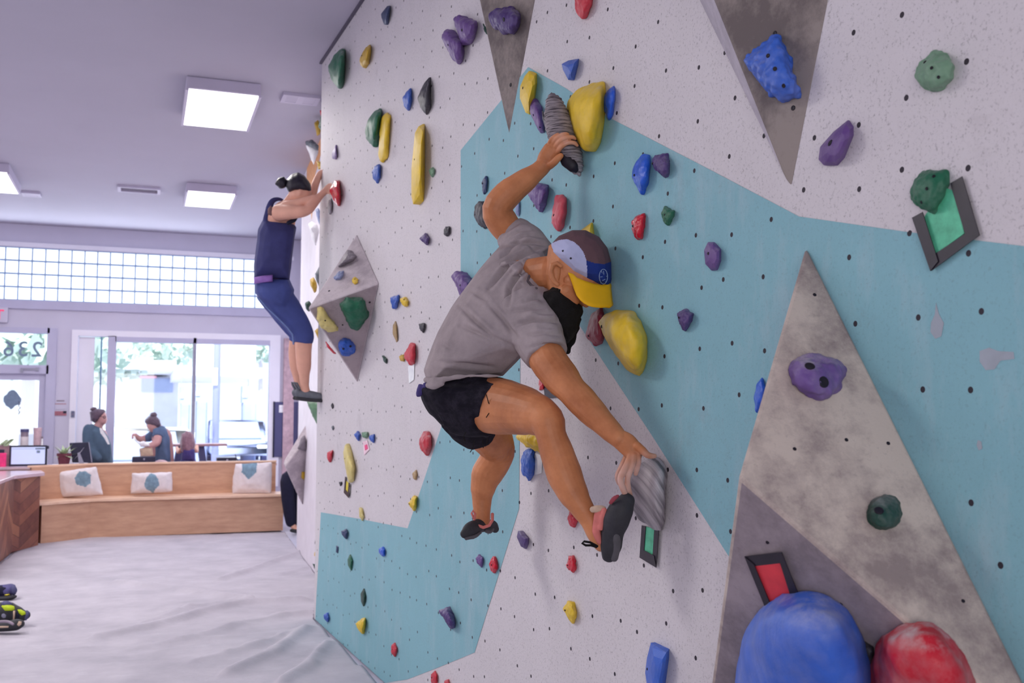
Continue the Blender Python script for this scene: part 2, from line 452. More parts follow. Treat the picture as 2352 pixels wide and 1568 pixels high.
def quad(bm, pts, mi=0):
    f = bm.faces.new([bm.verts.new(p) for p in pts]); f.material_index = mi; return f
def poly_faces(bm, pts, mi=0):
    vs = [bm.verts.new(p) for p in pts]
    for t in tessellate_polygon([[Vector(p) for p in pts]]):
        f = bm.faces.new([vs[i] for i in t]); f.material_index = mi
# floor and ceiling
bm = bmesh.new(); box(bm, (-9, -6, -.14), (2.6, YB + .2, -.02)); structure(obj('floor', bm, M['floor']))
bm = bmesh.new(); box(bm, (-9, -6, CEIL), (2.6, YB + .2, CEIL + .1)); structure(obj('ceiling', bm, M['ceiling']))
# climbing wall: flat panel with painted teal bands
bm = bmesh.new()
e0 = A0.copy(); e1 = A0 + AD * 10.5
prism(bm, [e0, e1, e1 + Vector((.4, 0, 0)), e0 + Vector((.36, 1.9, 0))], (0, 0, CEIL - .003))
for f in bm.faces: f.material_index = 0
teal = [(1058, 345), (1213, 154), (1300, 203), (1395, 268), (1620, 384), (1835, 497), (2080, 532), (2352, 565), (2700, 610), (2700, 1850), (2050, 1858), (1664, 1262), (1500, 1004), (1313, 720), (1197, 545),
        (1192, 1168), (1142, 1330), (1090, 1498), (1000, 1535), (935, 1560), (884, 1568), (800, 1492), (724, 1422), (737, 1176), (830, 1192), (936, 1213), (975, 1098), (1012, 985), (1058, 850)]
poly_faces(bm, [wa(x, y, .0012) for x, y in teal], 1)
for worn in ([(2150, 694), (2156, 720), (2168, 742), (2162, 772), (2148, 778), (2137, 762), (2138, 742), (2147, 722)], [(2250, 806), (2272, 798), (2292, 806), (2328, 808), (2330, 824), (2298, 828), (2284, 848), (2264, 850), (2250, 830)], [(2246, 1010), (2254, 1014), (2256, 1030), (2248, 1034), (2243, 1022)]):
    poly_faces(bm, [wa(x, y, .0018) for x, y in worn], 2)          # scraped paint
wall_right = structure(obj('wall_right', bm, [M['wall_white'], M['wall_teal'], plain('scraped_paint', sr(158, 166, 178), .7, .08, 20)], at=(0, 0, 0)))
bm = bmesh.new()
c0, c1 = A0 + Vector((0, 0, CEIL - .015)), A0 + AD * 9 + Vector((0, 0, CEIL - .015))
prism(bm, [c0, c1, c1 + AN * .02, c0 + AN * .02], (0, 0, .014)); structure(obj('trim_1', bm, M['dark_edge']))
# the wall beyond the corner
B0, B1 = Vector((1.60, 9.55, 0)), Vector((1.70, 11.75, 0))
BN = Vector((B1 - B0).cross(Vector((0, 0, 1)))).normalized()
if BN.x > 0: BN = -BN
bm = bmesh.new(); prism(bm, [B0, B1, B1 + Vector((.3, .2, 0)), B0 + Vector((.3, 0, 0))], (0, 0, CEIL - .003))
poly_faces(bm, [on(x, y, B0 + BN * .002, BN) for x, y in [(752, 238), (706, 318), (704, 420), (716, 505), (724, 400), (752, 300)]], 1)
structure(obj('wall_right', bm, [M['wall_b'], M['wall_orange']]))
bm = bmesh.new(); box(bm, (2.3, 11.6, 0), (2.5, YB, CEIL - .003)); structure(obj('wall_east', bm, M['room_white']))
bm = bmesh.new(); box(bm, (-9.2, -6, 0), (-9, YB, CEIL - .003)); structure(obj('wall_left', bm, M['room']))
bm = bmesh.new(); box(bm, (-9, -6.2, 0), (2.6, -6, CEIL - .003)); structure(obj('wall_front', bm, M['room']))

# back wall with openings
def bx_(x, y=900): return ony(x, y, YB).x
def bz_(y, x=300): return ony(x, y, YB).z
zb1, zb0 = bz_(575, 200), bz_(694, 200)                  # glass block band
zw1 = bz_(759, 250); zw0 = .42                            # shop window
xw0, xw1 = bx_(161), bx_(642)
xd1 = bx_(110); xd0 = xd1 - 1.25; zd1 = bz_(760, 60)      # door
xg1 = bx_(613, 650); xg0 = -6.0
bm = bmesh.new()
for lo, hi in (((-9, zb1), (2.6, CEIL - .003)), ((xg1, zb0), (2.6, zb1)), ((-9, zb0), (xg0, zb1)), ((-9, max(zw1, zd1)), (2.6, zb0)),
               ((-9, 0), (xd0, max(zw1, zd1))), ((xd1, 0), (xw0, max(zw1, zd1))), ((xw1, 0), (2.6, max(zw1, zd1))), ((xw0, 0), (xw1, zw0)), ((xw0, zw1), (xw1, max(zw1, zd1))), ((xd0, zd1), (xd1, max(zw1, zd1)))):
    if hi[0] - lo[0] > .001 and hi[1] - lo[1] > .001: box(bm, (lo[0], YB, lo[1]), (hi[0], YB + .18, hi[1]))
structure(obj('wall_back', bm, M['room']))
bm = bmesh.new(); box(bm, (-8.9, YB - .05, zb0 - .13), (xg1 + .3, YB - .002, zb0 - .01)); structure(obj('trim_2', bm, M['frame_lav']))
bm = bmesh.new(); box(bm, (-8.9, YB - .03, zb1 + .01), (2.2, YB - .002, zb1 + .07)); structure(obj('trim_3', bm, M['room_white']))
# glass blocks
win = empty('window_1', ((xg0 + xg1) / 2, YB + .05, zb0), 'w', 'w'); del win['label']; del win['category']; structure(win)
bm = bmesh.new(); s = bx_(120, 650) - bx_(89.5, 650); rows = 4; hgt = (zb1 - zb0) / rows
x = xg1
while x > xg0 + s:
    for r in range(rows):
        box(bm, (x - s + .008, YB + .04, zb0 + r * hgt + .008), (x - .008, YB + .12, zb0 + (r + 1) * hgt - .008))
    x -= s
obj('glass_blocks', bm, M['block'], win)
bm = bmesh.new(); x = xg1
while x > xg0 + s:
    box(bm, (x - .009, YB + .03, zb0), (x + .009, YB + .13, zb1)); x -= s
for r in range(rows + 1): box(bm, (xg0, YB + .028, zb0 + r * hgt - .012), (xg1, YB + .132, zb0 + r * hgt + .012))
obj('grout_grid', bm, plain('mortar_blue_grey', sr(150, 176, 214), .8), win)
# shop window
win2 = empty('window_2', ((xw0 + xw1) / 2, YB, zw0), 'w', 'w'); del win2['label']; del win2['category']; structure(win2)
def wbar(name, x0, x1, z0, z1, m, y0=YB - .03, y1=YB + .16, par=None):
    b = bmesh.new(); box(b, (x0, y0, z0), (x1, y1, z1)); return obj(name, b, m, par)
wbar('window_head', xw0 + .001, xw1 - .001, zw1 - .09, zw1 - .001, M['room_white'], par=win2)
wbar('window_sill', xw0 + .001, xw1 - .001, zw0 + .001, zw0 + .06, M['room_white'], par=win2)
wbar('window_jamb', xw0 + .001, bx_(176), zw0 + .06, zw1 - .09, M['room_white'], par=win2)
wbar('window_jamb', bx_(618), xw1 - .001, zw0 + .06, zw1 - .09, M['room_white'], par=win2)
wbar('window_post', bx_(245), bx_(264), zw0, zw1 - .08, M['frame_lav'], par=win2)
wbar('window_post', bx_(228.5), bx_(231), zw0, zw1 - .1, plain('deep_blue_edge', sr(60, 110, 160), .4), par=win2)
wbar('mullion', bx_(441.5), bx_(448.5), zw0, zw1 - .08, M['metal_grey'], par=win2)
wbar('window_rail', bx_(262), bx_(618), zw1 - .16, zw1 - .09, M['frame_lav'], par=win2)
wbar('sheer_panel', bx_(177), bx_(214), zw0, zw1 - .1, M['room_white'], y0=YB + .05, y1=YB + .06, par=win2)
for a, b in ((262, 442), (448, 618), (176, 245)):
    wbar('pane', bx_(a), bx_(b), zw0 + .06, zw1 - .1, M['glass'], y0=YB + .07, y1=YB + .078, par=win2)
# brick strip and right-hand wall
bm = bmesh.new(); box(bm, (bx_(650), YB - .06, 0), (bx_(674), YB - .002, zw1 - .05)); structure(obj('trim_4', bm, M['brick']))
# door
door = empty('door_1', ((xd0 + xd1) / 2, YB, 0), 'd', 'd'); del door['label']; del door['category']; structure(door)
zt0, zt1 = bz_(838, 60), bz_(764, 60); zl1 = bz_(858, 60); xl1 = bx_(106)
wbar('door_frame', xd1 - .03, xd1 + .1, 0, zd1 + .05, M['frame_lav'], par=door)
wbar('door_frame', xd0 - .1, xd0 + .03, 0, zd1 + .05, M['frame_lav'], par=door)
wbar('door_frame', xd0, xd1, zl1, zt0, M['frame_lav'], par=door)
wbar('door_frame', xd0, xd1, zt1, zd1 + .05, M['frame_lav'], par=door)
wbar('transom_pane', xd0, xd1, zt0, zt1, M['glass'], y0=YB + .06, y1=YB + .07, par=door)
xp = bx_(89)
leaf = wbar('door_leaf', xp, xd1 - .03, .02, zl1, M['frame_lav'], y0=YB + .02, y1=YB + .08, par=door)
wbar('door_leaf', xd0 + .03, xd1 - .03, bz_(872, 60), zl1, M['frame_lav'], y0=YB + .022, y1=YB + .078, par=door)
wbar('door_leaf', xd0 + .03, xd1 - .03, .02, .28, M['frame_lav'], y0=YB + .022, y1=YB + .078, par=door)
wbar('door_leaf', xd0 + .03, xd0 + .16, .02, zl1, M['frame_lav'], y0=YB + .02, y1=YB + .08, par=door)
wbar('door_pane', xd0 + .14, xp + .01, .26, bz_(872, 60) + .01, M['glass'], y0=YB + .05, y1=YB + .058, par=door)
bm = bmesh.new(); z = bz_(847, 65)
box(bm, (bx_(46), YB - .05, z - .015), (bx_(87), YB - .025, z + .012)); box(bm, (bx_(46), YB - .06, z - .06), (bx_(52), YB + .0, z + .0)); box(bm, (bx_(80), YB - .06, z - .03), (bx_(88), YB + 0, z + .02))
obj('door_closer', bm, M['metal_grey'], door)
def text_mesh(s, height, mirror=False):
    cu = bpy.data.curves.new('t', 'FONT'); cu.body = s; cu.extrude = .004; cu.offset = .008
    o = bpy.data.objects.new('t', cu); COL.objects.link(o); bpy.context.view_layer.update()
    me = bpy.data.meshes.new_from_object(o.evaluated_get(bpy.context.evaluated_depsgraph_get()))
    bpy.data.objects.remove(o); bpy.data.curves.remove(cu)
    co = np.array([v.co[:] for v in me.vertices]); lo, hi = co.min(0), co.max(0)
    k = height / (hi[1] - lo[1]); co = (co - lo) * k
    if mirror: co[:, 0] = -co[:, 0]; co[:, 0] -= co[:, 0].min()
    me.vertices.foreach_set('co', co.ravel()); me.update()
    if mirror: me.flip_normals()
    return me, (hi[0] - lo[0]) * k
def place_text(name, s, height, xr, z0, y, mat, par=None, mirror=False):
    """text on a wall facing -Y, its edge nearest +X at xr"""
    me, w = text_mesh(s, height, mirror)
    co = np.array([v.co[:] for v in me.vertices])
    me.vertices.foreach_set('co', np.stack([co[:, 0] + xr - w, y - co[:, 2], co[:, 1] + z0], 1).ravel()); me.update()
    return obj(name, me, mat, par)
hh = bz_(783, 50) - bz_(818, 50)
for i, (d, xr) in enumerate((('2', 93), ('3', 59), ('6', 27))):
    place_text('numeral', d, hh, bx_(xr), bz_(818, 50), YB + .05, M['vinyl'], door, True)
place_text('numeral', '5', hh, bx_(-8), bz_(818, 50), YB + .05, M['vinyl'], door, True)
st = [(27, 895), (33, 896), (39, 901), (44, 908), (49, 916), (48, 923), (44, 926), (46, 929), (39, 930), (34, 932), (30, 937), (25, 940), (20, 935), (13, 931), (11, 926), (8, 922), (8, 914), (10, 909), (15, 906), (20, 899)]
bm = bmesh.new(); prism(bm, [ony(x, y, YB + .046) for x, y in st], (0, -.002, 0)); obj('sticker', bm, M['vinyl'], door)
bm = bmesh.new(); zz = [(43, 922), (46, 927), (42, 932), (46.5, 936), (41.5, 941), (45, 946), (42, 951)]
path_tube(bm, [ony(x, y, YB + .044) for x, y in zz], .006, 6); obj('sticker_tail', bm, plain('dark_vinyl', sr(70, 72, 100), .5), door)

# exit sign
bm = bmesh.new(); x1 = bx_(19, 730); box(bm, (x1 - .40, YB - .07, bz_(741, 10)), (x1, YB - .004, bz_(706, 10))); bevel(bm, .006)
sg = tag(obj('exit_sign', bm, M['room']), 'white exit sign with red letters mounted above the shop door', 'sign')
place_text('lettering', 'EXIT', bz_(712, 6) - bz_(735, 6), bx_(10.5, 722), bz_(735, 6), YB - .075, M['exit_red'], sg)
def wallcard(name, x0, y0, x1, y1, m, label, cat, d=.01, kids=()):
    bm = bmesh.new(); a = ony(x0, y1, YB); b = ony(x1, y0, YB); box(bm, (a.x, YB - d - .003, a.z), (b.x, YB - .003, b.z)); bevel(bm, .002, 1)
    o = tag(obj(name, bm, m), label, cat)
    for (nm, q, mm) in kids:
        bm = bmesh.new(); a = ony(q[0], q[3], YB); b = ony(q[2], q[1], YB); box(bm, (a.x, YB - d - .007, a.z), (b.x, YB - d - .0035, b.z)); obj(nm, bm, mm, o)
    return o
wallcard('paper_notice', 123, 917, 152, 940, M['room'], 'pale paper notice with a thin dark rule on the pier between door and window', 'notice', .004, [('rule', (123, 926.5, 152, 928), M['redbrown']), ('printed_line', (130, 919, 148, 921.5), M['taupe'])])
wallcard('wall_plaque', 123, 944, 153, 954, M['redbrown'], 'small red-brown plaque under the paper notice beside the shop door', 'plaque', .01, [('plaque_end', (145, 943.5, 153, 949), M['black_plastic'])])
bm = bmesh.new(); a = ony(163, 958, YB - .035); b = ony(171.5, 943.5, YB - .035); box(bm, (a.x, YB - .055, a.z), (b.x, YB - .034, b.z)); bevel(bm, .004)
sw = tag(obj('light_switch', bm, plain('switch_grey', sr(110, 114, 142), .5)), 'small grey switch box on the white window jamb', 'switch')
bm = bmesh.new(); box(bm, (a.x + .015, YB - .06, a.z + .035), (b.x - .015, YB - .0545, b.z - .035)); obj('rocker', bm, M['taupe'], sw)
# slate board on the wall past the window
o = wallcard('notice_board', 626, 923, 694, 1049, M['slate_panel'], 'tall dark slate board with a white card, on the wall past the shop window', 'board', .04, [('card', (640, 930, 650.5, 947), M['white_paper']), ('board_edge', (625, 922, 631, 1050), M['black_plastic'])])

# ------------------------------------------------------------------ canvas-covered mat with real creases
def seg_d(p, a, b):
    ab = b - a; t = max(0, min(1, (p - a).dot(ab) / ab.length_squared)); q = a + ab * t
    side = ab.x * (p.y - a.y) - ab.y * (p.x - a.x)
    return (p - q).length, t, side
creases = [([(275, 1338), (350, 1346), (430, 1358), (520, 1370), (575, 1374)], .020), ([(395, 1264), (500, 1252)], .009), ([(500, 1332), (560, 1312), (640, 1284), (690, 1268)], .016), ([(220, 1462), (330, 1440), (420, 1418), (500, 1396), (580, 1382), (690, 1376)], .020),
           ([(330, 1428), (430, 1396), (540, 1380)], .009), ([(640, 1320), (700, 1304)], .010), ([(110, 1440), (210, 1424)], .007), ([(420, 1470), (520, 1440), (640, 1415), (700, 1405)], .013), ([(300, 1488), (400, 1470), (520, 1462)], .009),
           ([(520, 1545), (620, 1500), (690, 1448)], .022), ([(640, 1568), (700, 1530), (745, 1480)], .018), ([(560, 1490), (640, 1462), (700, 1440)], .012), ([(150, 1300), (300, 1284), (400, 1276)], .006), ([(70, 1350), (110, 1345)], .004), ([(440, 1520), (520, 1500), (600, 1478)], .010), ([(60, 1500), (200, 1485)], .006), ([(280, 1405), (370, 1400), (450, 1408)], .006)]
CR = []
for pts, hgt in creases:
    w = [onz(x, y, 0).to_2d() for x, y in pts]
    for a, b in zip(w, w[1:]): CR.append((a, b, hgt))
mat_poly = [(-8.5, 11.4), (-1.35, 11.6), (-1.32, 12.55), (-1.12, 13.6), (-.54, 13.79), (1.79, 13.42), (1.68, 11.3), (1.585, 9.4), (1.25, 7.72), (1.62, -3), (-8.5, -3)]
def mat_h(x, y):
    p = Vector((x, y)); h = 0
    for a, b, k in CR:
        d, t, side = seg_d(p, a, b)
        w = .016 if side > 0 else .065
        if d < .6: h += 2.0 * k * math.exp(-(d / w) ** 2)
    h = min(h, .036)
    h += .010 * noise.noise(Vector((x * 1.1, y * .6, 0))) + .006 * noise.noise(Vector((x * 3.1 + y * 1.2, y * 1.3, 5)))
    e = (1.26 + (7.74 - y) * .0461) - x                     # cover puffs up a little near the climbing wall
    if y < 8: h += .012 * noise.noise(Vector((y * 4, x * 3, 2))) * math.exp(-max(0, e) / .35)
    return h
bm = bmesh.new()
xs = [-8.5 + i * .5 for i in range(11)] + [-3.0 + i * .022 for i in range(1, 221)]
ys = [-3 + i * .75 for i in range(8)] + [3.2 + i * .03 for i in range(356)]
ring = [Vector((x, y)) for x, y in mat_poly]
def clampx(x, y):
    lim = 1.25 + (7.74 - y) * .0461 - .004 if y <= 7.74 else min(1.255 + (y - 7.74) * .185, 1.585 + (y - 9.4) * .05) if y < 11.3 else 1.68 + (y - 11.3) * .052
    return min(x, lim)
grid = {}
for j, y in enumerate(ys):
    if y > 13.8: continue
    for i, x in enumerate(xs):
        X = clampx(x, y)
        grid[i, j] = bm.verts.new((X, y, mat_h(X, y)))
for (i, j), v in list(grid.items()):
    q = [grid.get((i + a, j + b)) for a, b in ((0, 0), (1, 0), (1, 1), (0, 1))]
    if all(q):
        cx = sum(v.co.x for v in q) / 4; cy = sum(v.co.y for v in q) / 4
        if inside((cx, cy), mat_poly + []):
            try:
                if (q[0].co - q[1].co).length > 1e-4 or (q[2].co - q[3].co).length > 1e-4: bm.faces.new(q)
            except ValueError: pass
bmesh.ops.remove_doubles(bm, verts=bm.verts, dist=1e-4)
bmesh.ops.delete(bm, geom=[v for v in bm.verts if not v.link_faces], context='VERTS')
r = bmesh.ops.extrude_edge_only(bm, edges=[e for e in bm.edges if e.is_boundary])
for v in r['geom']:
    if isinstance(v, bmesh.types.BMVert): v.co.z = -.019
crash = tag(obj('crash_mat', bm, M['canvas'], smooth=True), 'pale canvas-covered landing mat with creases spread in front of the climbing wall', 'mat')

# ------------------------------------------------------------------ ceiling fixtures
def fixture(corners, label):
    """corners: four photo points of the diffuser's lower face, hung at z=CEIL-.11"""
    zb = CEIL - .115
    p = [onz(x, y, zb) for x, y in corners]
    x0 = (p[0].x + p[3].x) / 2; x1 = (p[1].x + p[2].x) / 2; y0 = (p[0].y + p[1].y) / 2; y1 = (p[2].y + p[3].y) / 2
    return fixture_at(x0, x1, min(y0, y1), max(y0, y1), label)
FX = []
def fixture_at(x0, x1, y0, y1, label, power=None):
    zb = CEIL - .115
    t = empty('ceiling_light', ((x0 + x1) / 2, (y0 + y1) / 2, zb), label, 'ceiling light', 'boxy ceiling lights')
    bm = bmesh.new(); box(bm, (x0, y0, zb + .012), (x1, y1, CEIL - .001)); bevel(bm, .006, 1); obj('housing', bm, M['fixture'], t)
    bm = bmesh.new(); box(bm, (x0 + .02, y0 + .02, zb), (x1 - .02, y1 - .02, zb + .03)); obj('diffuser', bm, M['diffuser'], t)
    for a in ((x0 - .004, x0 + .02), (x1 - .02, x1 + .004)):
        bm = bmesh.new(); box(bm, (a[0], y0, zb - .006), (a[1], y1, zb + .014)); obj('side_rail', bm, M['fixture'], t)
    FX.append(((x0 + x1) / 2, (y0 + y1) / 2, zb - .02, x1 - x0, y1 - y0))
    return t
f1 = fixture([(428, 205), (600, 222), (570, 302), (416, 288)], 'largest boxy ceiling light, nearest the top of the climbing wall')
print('FX1', FX[0])
f2 = fixture([(427, 440), (546, 447), (528, 480), (422, 474)], 'boxy ceiling light behind the slot vent, close to the glass block band')
f3 = fixture([(-70, 392), (25, 398), (43, 446), (-50, 440)], 'boxy ceiling light cut by the picture edge, beside the square vent')
print('FX', FX)
xc, dx = FX[0][0], FX[0][3]
def vent(corners, label, kind):
    p = [onz(x, y, CEIL - .02) for x, y in corners]
    x0, x1 = p[0].x, p[1].x; y0, y1 = sorted(((p[0].y + p[1].y) / 2, (p[2].y + p[3].y) / 2))
    t = empty('ceiling_vent', ((x0 + x1) / 2, (y0 + y1) / 2, CEIL - .02), label, 'vent', 'ceiling air vents')
    bm = bmesh.new(); w = .035
    for a, b in (((x0, y0), (x1, y0 + w)), ((x0, y1 - w), (x1, y1)), ((x0, y0 + w), (x0 + w, y1 - w)), ((x1 - w, y0 + w), (x1, y1 - w))): box(bm, (a[0], a[1], CEIL - .03), (b[0], b[1], CEIL - .001))
    if kind == 2: box(bm, ((x0 + x1) / 2 - .03, y0 + w, CEIL - .03), ((x0 + x1) / 2 + .03, y1 - w, CEIL - .001))
    obj('vent_frame', bm, M['fixture'], t)
    bm = bmesh.new(); box(bm, (x0 + w, y0 + w, CEIL - .012), (x1 - w, y1 - w, CEIL - .002)); obj('duct_opening', bm, plain('duct_shadow', sr(120, 112, 130), .8), t)
    bm = bmesh.new(); n = 7
    for i in range(n):
        y = y0 + w + (i + .5) * (y1 - y0 - 2 * w) / n; q = box(bm, (x0 + w, y - .004, CEIL - .028), (x1 - w, y + .016, CEIL - .022))
    if kind != 3: obj('louvres', bm, M['fixture'], t)
    else: bm.free()
vent([(650, 217), (738, 222), (732, 241), (644, 234)], 'twin-panel ceiling vent beside the climbing wall', 2)
vent([(270, 428), (369, 433), (366, 444), (272, 440)], 'long slot ceiling vent between the lights', 3)
vent([(48, 441), (92, 444), (88, 452), (44, 449)], 'small square ceiling vent next to the light cut by the picture edge', 1)

# ------------------------------------------------------------------ lights
def area(loc, rot, sx, sy, power, color=(1, .95, .91)):
    l = bpy.data.lights.new('area', 'AREA'); l.shape = 'RECTANGLE'; l.size, l.size_y, l.energy, l.color = sx, sy, power, color
    o = bpy.data.objects.new('lamp', l); COL.objects.link(o); o.location = loc; o.rotation_euler = rot; return o
PW = 36
for x, y, z, sx, sy in FX: area((x, y, z), (0, 0, 0), sx * .9, sy * .9, PW)
# ceiling lights added out of view over the hall, placed for fill
for x, y in ((-2.6, FX[0][1]), (-5.6, FX[0][1]), (-2.4, 4.6), (-5.6, 5.2)):
    area((x, y, CEIL - .12), (0, 0, 0), 1.2, 1.3, PW * (3.0 if x > -3 else 1.0))
    bm = bmesh.new(); box(bm, (x - .62, y - .67, CEIL - .1), (x + .62, y + .67, CEIL - .001)); bevel(bm, .01, 1)
    tag(obj('ceiling_light', bm, M['fixture']), 'added boxy fill light over the open part of the hall, outside the picture', 'ceiling light', 'boxy ceiling lights')
# added unseen fill lamp on the hall's left side, then street-front daylight
area((-8.6, 8.0, 2.2), (0, math.radians(-90), 0), 2.6, 9.0, 85, (.97, .96, 1))
area(((xw0 + xw1) / 2, YB - .12, 1.55), (math.radians(-90), 0, 0), 3.4, 1.6, 36, (.86, .92, 1))
area((-1.4, YB - .12, (zb0 + zb1) / 2), (math.radians(-90), 0, 0), 5.2, .7, 50, (.86, .93, 1))
area((-1.7, -3.4, 1.9), (math.radians(89), 0, math.radians(-14)), 4.2, 2.0, 150, (1, .96, .93))  # added fill lamp behind the camera, aimed at the climbing man
sun = bpy.data.lights.new('sun', 'SUN'); sun.energy = 6.5; sun.angle = .02; sun.color = (1, .97, .92)
so = bpy.data.objects.new('sun', sun); COL.objects.link(so); so.rotation_euler = (math.radians(38), math.radians(-14), 0)
w = bpy.data.worlds.new('world'); SC.world = w; w.use_nodes = True
bg = w.node_tree.nodes['Background']; bg.inputs[0].default_value = (.80, .89, 1, 1); bg.inputs[1].default_value = 1.55
# ------------------------------------------------------------------ plywood bench
b0, b1, b2 = onz(93, 1248, 0), onz(205, 1235, 0), onz(655, 1222, 0)
b2.y = b1.y - .02
zs = ony(650, 1134, b2.y).z
dS = Vector((0, .46, 0)); d0 = Vector((-.16, .42, 0)); dB = Vector((0, .07, 0))
zbk = ony(400, 1064.5, b2.y + .46).z
bench = empty('bench', ((b0 + b2) / 2), 'long plywood bench with a seat and backrest at the far edge of the landing mat', 'bench')
up = lambda p, z: Vector((p.x, p.y, z))
c0, c1, c2 = b0 + d0, b1 + dS, b2 + dS
bm = bmesh.new(); prism(bm, [b0, b1, b2, c2, c1, c0], (0, 0, zs - .03)); obj('seat_base', bm, M['ply'], bench)
o0, o1, o2 = b0 + Vector((-.02, -.03, 0)), b1 + Vector((0, -.03, 0)), b2 + Vector((.025, -.03, 0))
bm = bmesh.new(); prism(bm, [up(p, zs - .0299) for p in (o0, o1, o2, c2 + Vector((.025, -.001, 0)), c1 + Vector((0, -.001, 0)), c0 + Vector((0, -.001, 0)))], (0, 0, .03)); obj('seat', bm, M['ply_light'], bench)
e2 = c2 + Vector((-.05, 0, 0))
bm = bmesh.new(); prism(bm, [c0, c1, e2, e2 + dB, c1 + dB, c0 + Vector((-.03, .06, 0))], (0, 0, zbk)); obj('backrest', bm, M['ply'], bench)
bm = bmesh.new(); prism(bm, [up(p, zbk) for p in (c0 + Vector((-.05, -.01, 0)), c1 + Vector((0, -.012, 0)), e2 + Vector((.006, -.012, 0)), e2 + dB, c1 + dB, c0 + Vector((-.05, .06, 0)))], (0, 0, .022)); obj('top_rail', bm, M['ply_light'], bench)

# cushions leaning on the backrest
def cushion(poly, prn, label, y, th=.065):
    Z = depth(ony(poly[0][0], 1110, y))
    bm = bmesh.new(); blob(bm, poly, Z, th, grow=1.03, prof=((1, .05), (.93, .45), (.7, .85), (.35, 1)))
    me = fuse(bm, .012, 3)
    displace(me, lambda p: .007 * noise.noise(p * 9) + .004 * noise.noise(p * 22))
    paint(me, [(1, prn)])
    return tag(obj('cushion', me, [M['pillow'], M['print']], smooth=True), label, 'cushion', 'cream printed cushions on the plywood bench')
yc = b2.y + .30
cushion([(131, 1084), (160, 1081), (220, 1072), (228, 1100), (236, 1136), (199, 1138), (144, 1141), (134, 1122)], [(171, 1098), (176, 1090), (183, 1081), (189, 1083), (195, 1081), (209, 1090), (207, 1100), (209, 1109), (196, 1118), (175, 1112)], 'tilted cream cushion with a blue-grey print, next to the timber desk', yc)
cushion([(304, 1087), (350, 1088), (394, 1084), (393, 1105), (396, 1128), (350, 1131), (301, 1133), (307, 1110)], [(331, 1112), (337, 1095), (347, 1086), (357, 1090), (363, 1100), (366, 1114), (356, 1124), (352, 1134), (346, 1128), (335, 1123)], 'low cream cushion with its blue-grey print centred, alone on the middle of the bench', yc)
cushion([(541, 1066), (580, 1068), (624, 1062), (619, 1095), (622, 1133), (580, 1131), (535, 1133), (536, 1100)], [(556, 1060), (591, 1060), (588, 1085), (579, 1094), (570, 1101), (563, 1092), (555, 1085)], 'upright cream cushion with the print at its top edge, at the bench end', yc)

# ------------------------------------------------------------------ timber reception desk
g0, g1, g2 = onz(90, 1251, 0), onz(27, 1268, 0), onz(-60, 1340, 0)
g0 += Vector((-.01, -.02, 0))
zd = ony(97, 1084, g0.y).z
desk = empty('reception_desk', g1, 'dark timber reception desk clad in chevron planks beside the bench', 'desk')
bm = bmesh.new(); prism(bm, [g0, g1, g2, g2 + Vector((-1.2, .4, 0)), g0 + Vector((-2.2, .55, 0)), g0 + Vector((-.06, .40, 0))], (0, 0, zd - .04)); obj('chevron_body', bm, M['chevron'], desk, at=g0)
bm = bmesh.new(); prism(bm, [up(p, zd - .0395) for p in (g0 + Vector((.05, -.05, 0)), g1 + Vector((.0, -.06, 0)), g2 + Vector((0, -.06, 0)), g2 + Vector((-1.25, .4, 0)), g0 + Vector((-2.2, .56, 0)), g0 + Vector((-.03, .41, 0)))], (0, 0, .04)); bevel(bm, .004, 1); obj('desk_top', bm, M['desk_top'], desk)
# counter behind the bench
yk = b2.y + .46 + .10
zk = ony(60, 1072, yk).z
ctr = empty('service_counter', (-1.5, yk + .3, 0), 'long white-topped service counter running behind the bench backrest', 'counter')
xk1 = ony(632, 1064, yk).x
bm = bmesh.new(); box(bm, (-5.2, yk, 0), (xk1, yk + .55, zk - .035)); obj('counter_body', bm, M['ply'], ctr)
bm = bmesh.new(); box(bm, (-5.25, yk - .02, zk - .0345), (xk1 + .02, yk + .58, zk)); bevel(bm, .004, 1); obj('counter_top', bm, M['desk_top'], ctr)

def rect(bm, x0, y0, x1, y1, Y, d=.02):
    a, b = ony(x0, y1, Y), ony(x1, y0, Y); box(bm, (a.x, Y, a.z), (b.x, Y + d, b.z))
def base_at(px_, Y, z): p = ony(px_, 1060, Y); return Vector((p.x, Y, z))
# monitor showing its screen
Y = yk + .25
t = empty('monitor', base_at(64, Y, zk), 'monitor with a lit pale screen facing the camera on the counter', 'monitor', 'counter monitors')
bm = bmesh.new(); rect(bm, 20, 1022, 109, 1071, Y, .045); bevel(bm, .008); obj('casing', bm, M['black_plastic'], t)
bm = bmesh.new(); rect(bm, 25, 1026, 104, 1066, Y - .0015, .004); obj('screen', bm, M['screen'], t)
bm = bmesh.new(); rect(bm, 81, 1028, 103, 1032, Y - .004, .002); rect(bm, 84, 1034, 92, 1040, Y - .004, .002); rect(bm, 28, 1030, 80, 1031, Y - .004, .002); obj('window_bar', bm, M['vinyl'], t)
bm = bmesh.new(); p = base_at(64, Y, zk); box(bm, (p.x - .12, Y + .02, zk), (p.x + .12, Y + .2, zk + .012)); box(bm, (p.x - .03, Y + .047, zk + .01), (p.x + .03, Y + .07, zk + .2)); obj('stand', bm, M['black_plastic'], t)
bm = bmesh.new(); p = ony(107, 1027, Y - .01); box(bm, (p.x, Y - .02, p.z - .02), (p.x + .03, Y + .02, p.z + .02)); bevel(bm, .005); obj('camera_clip', bm, M['black_plastic'], t)
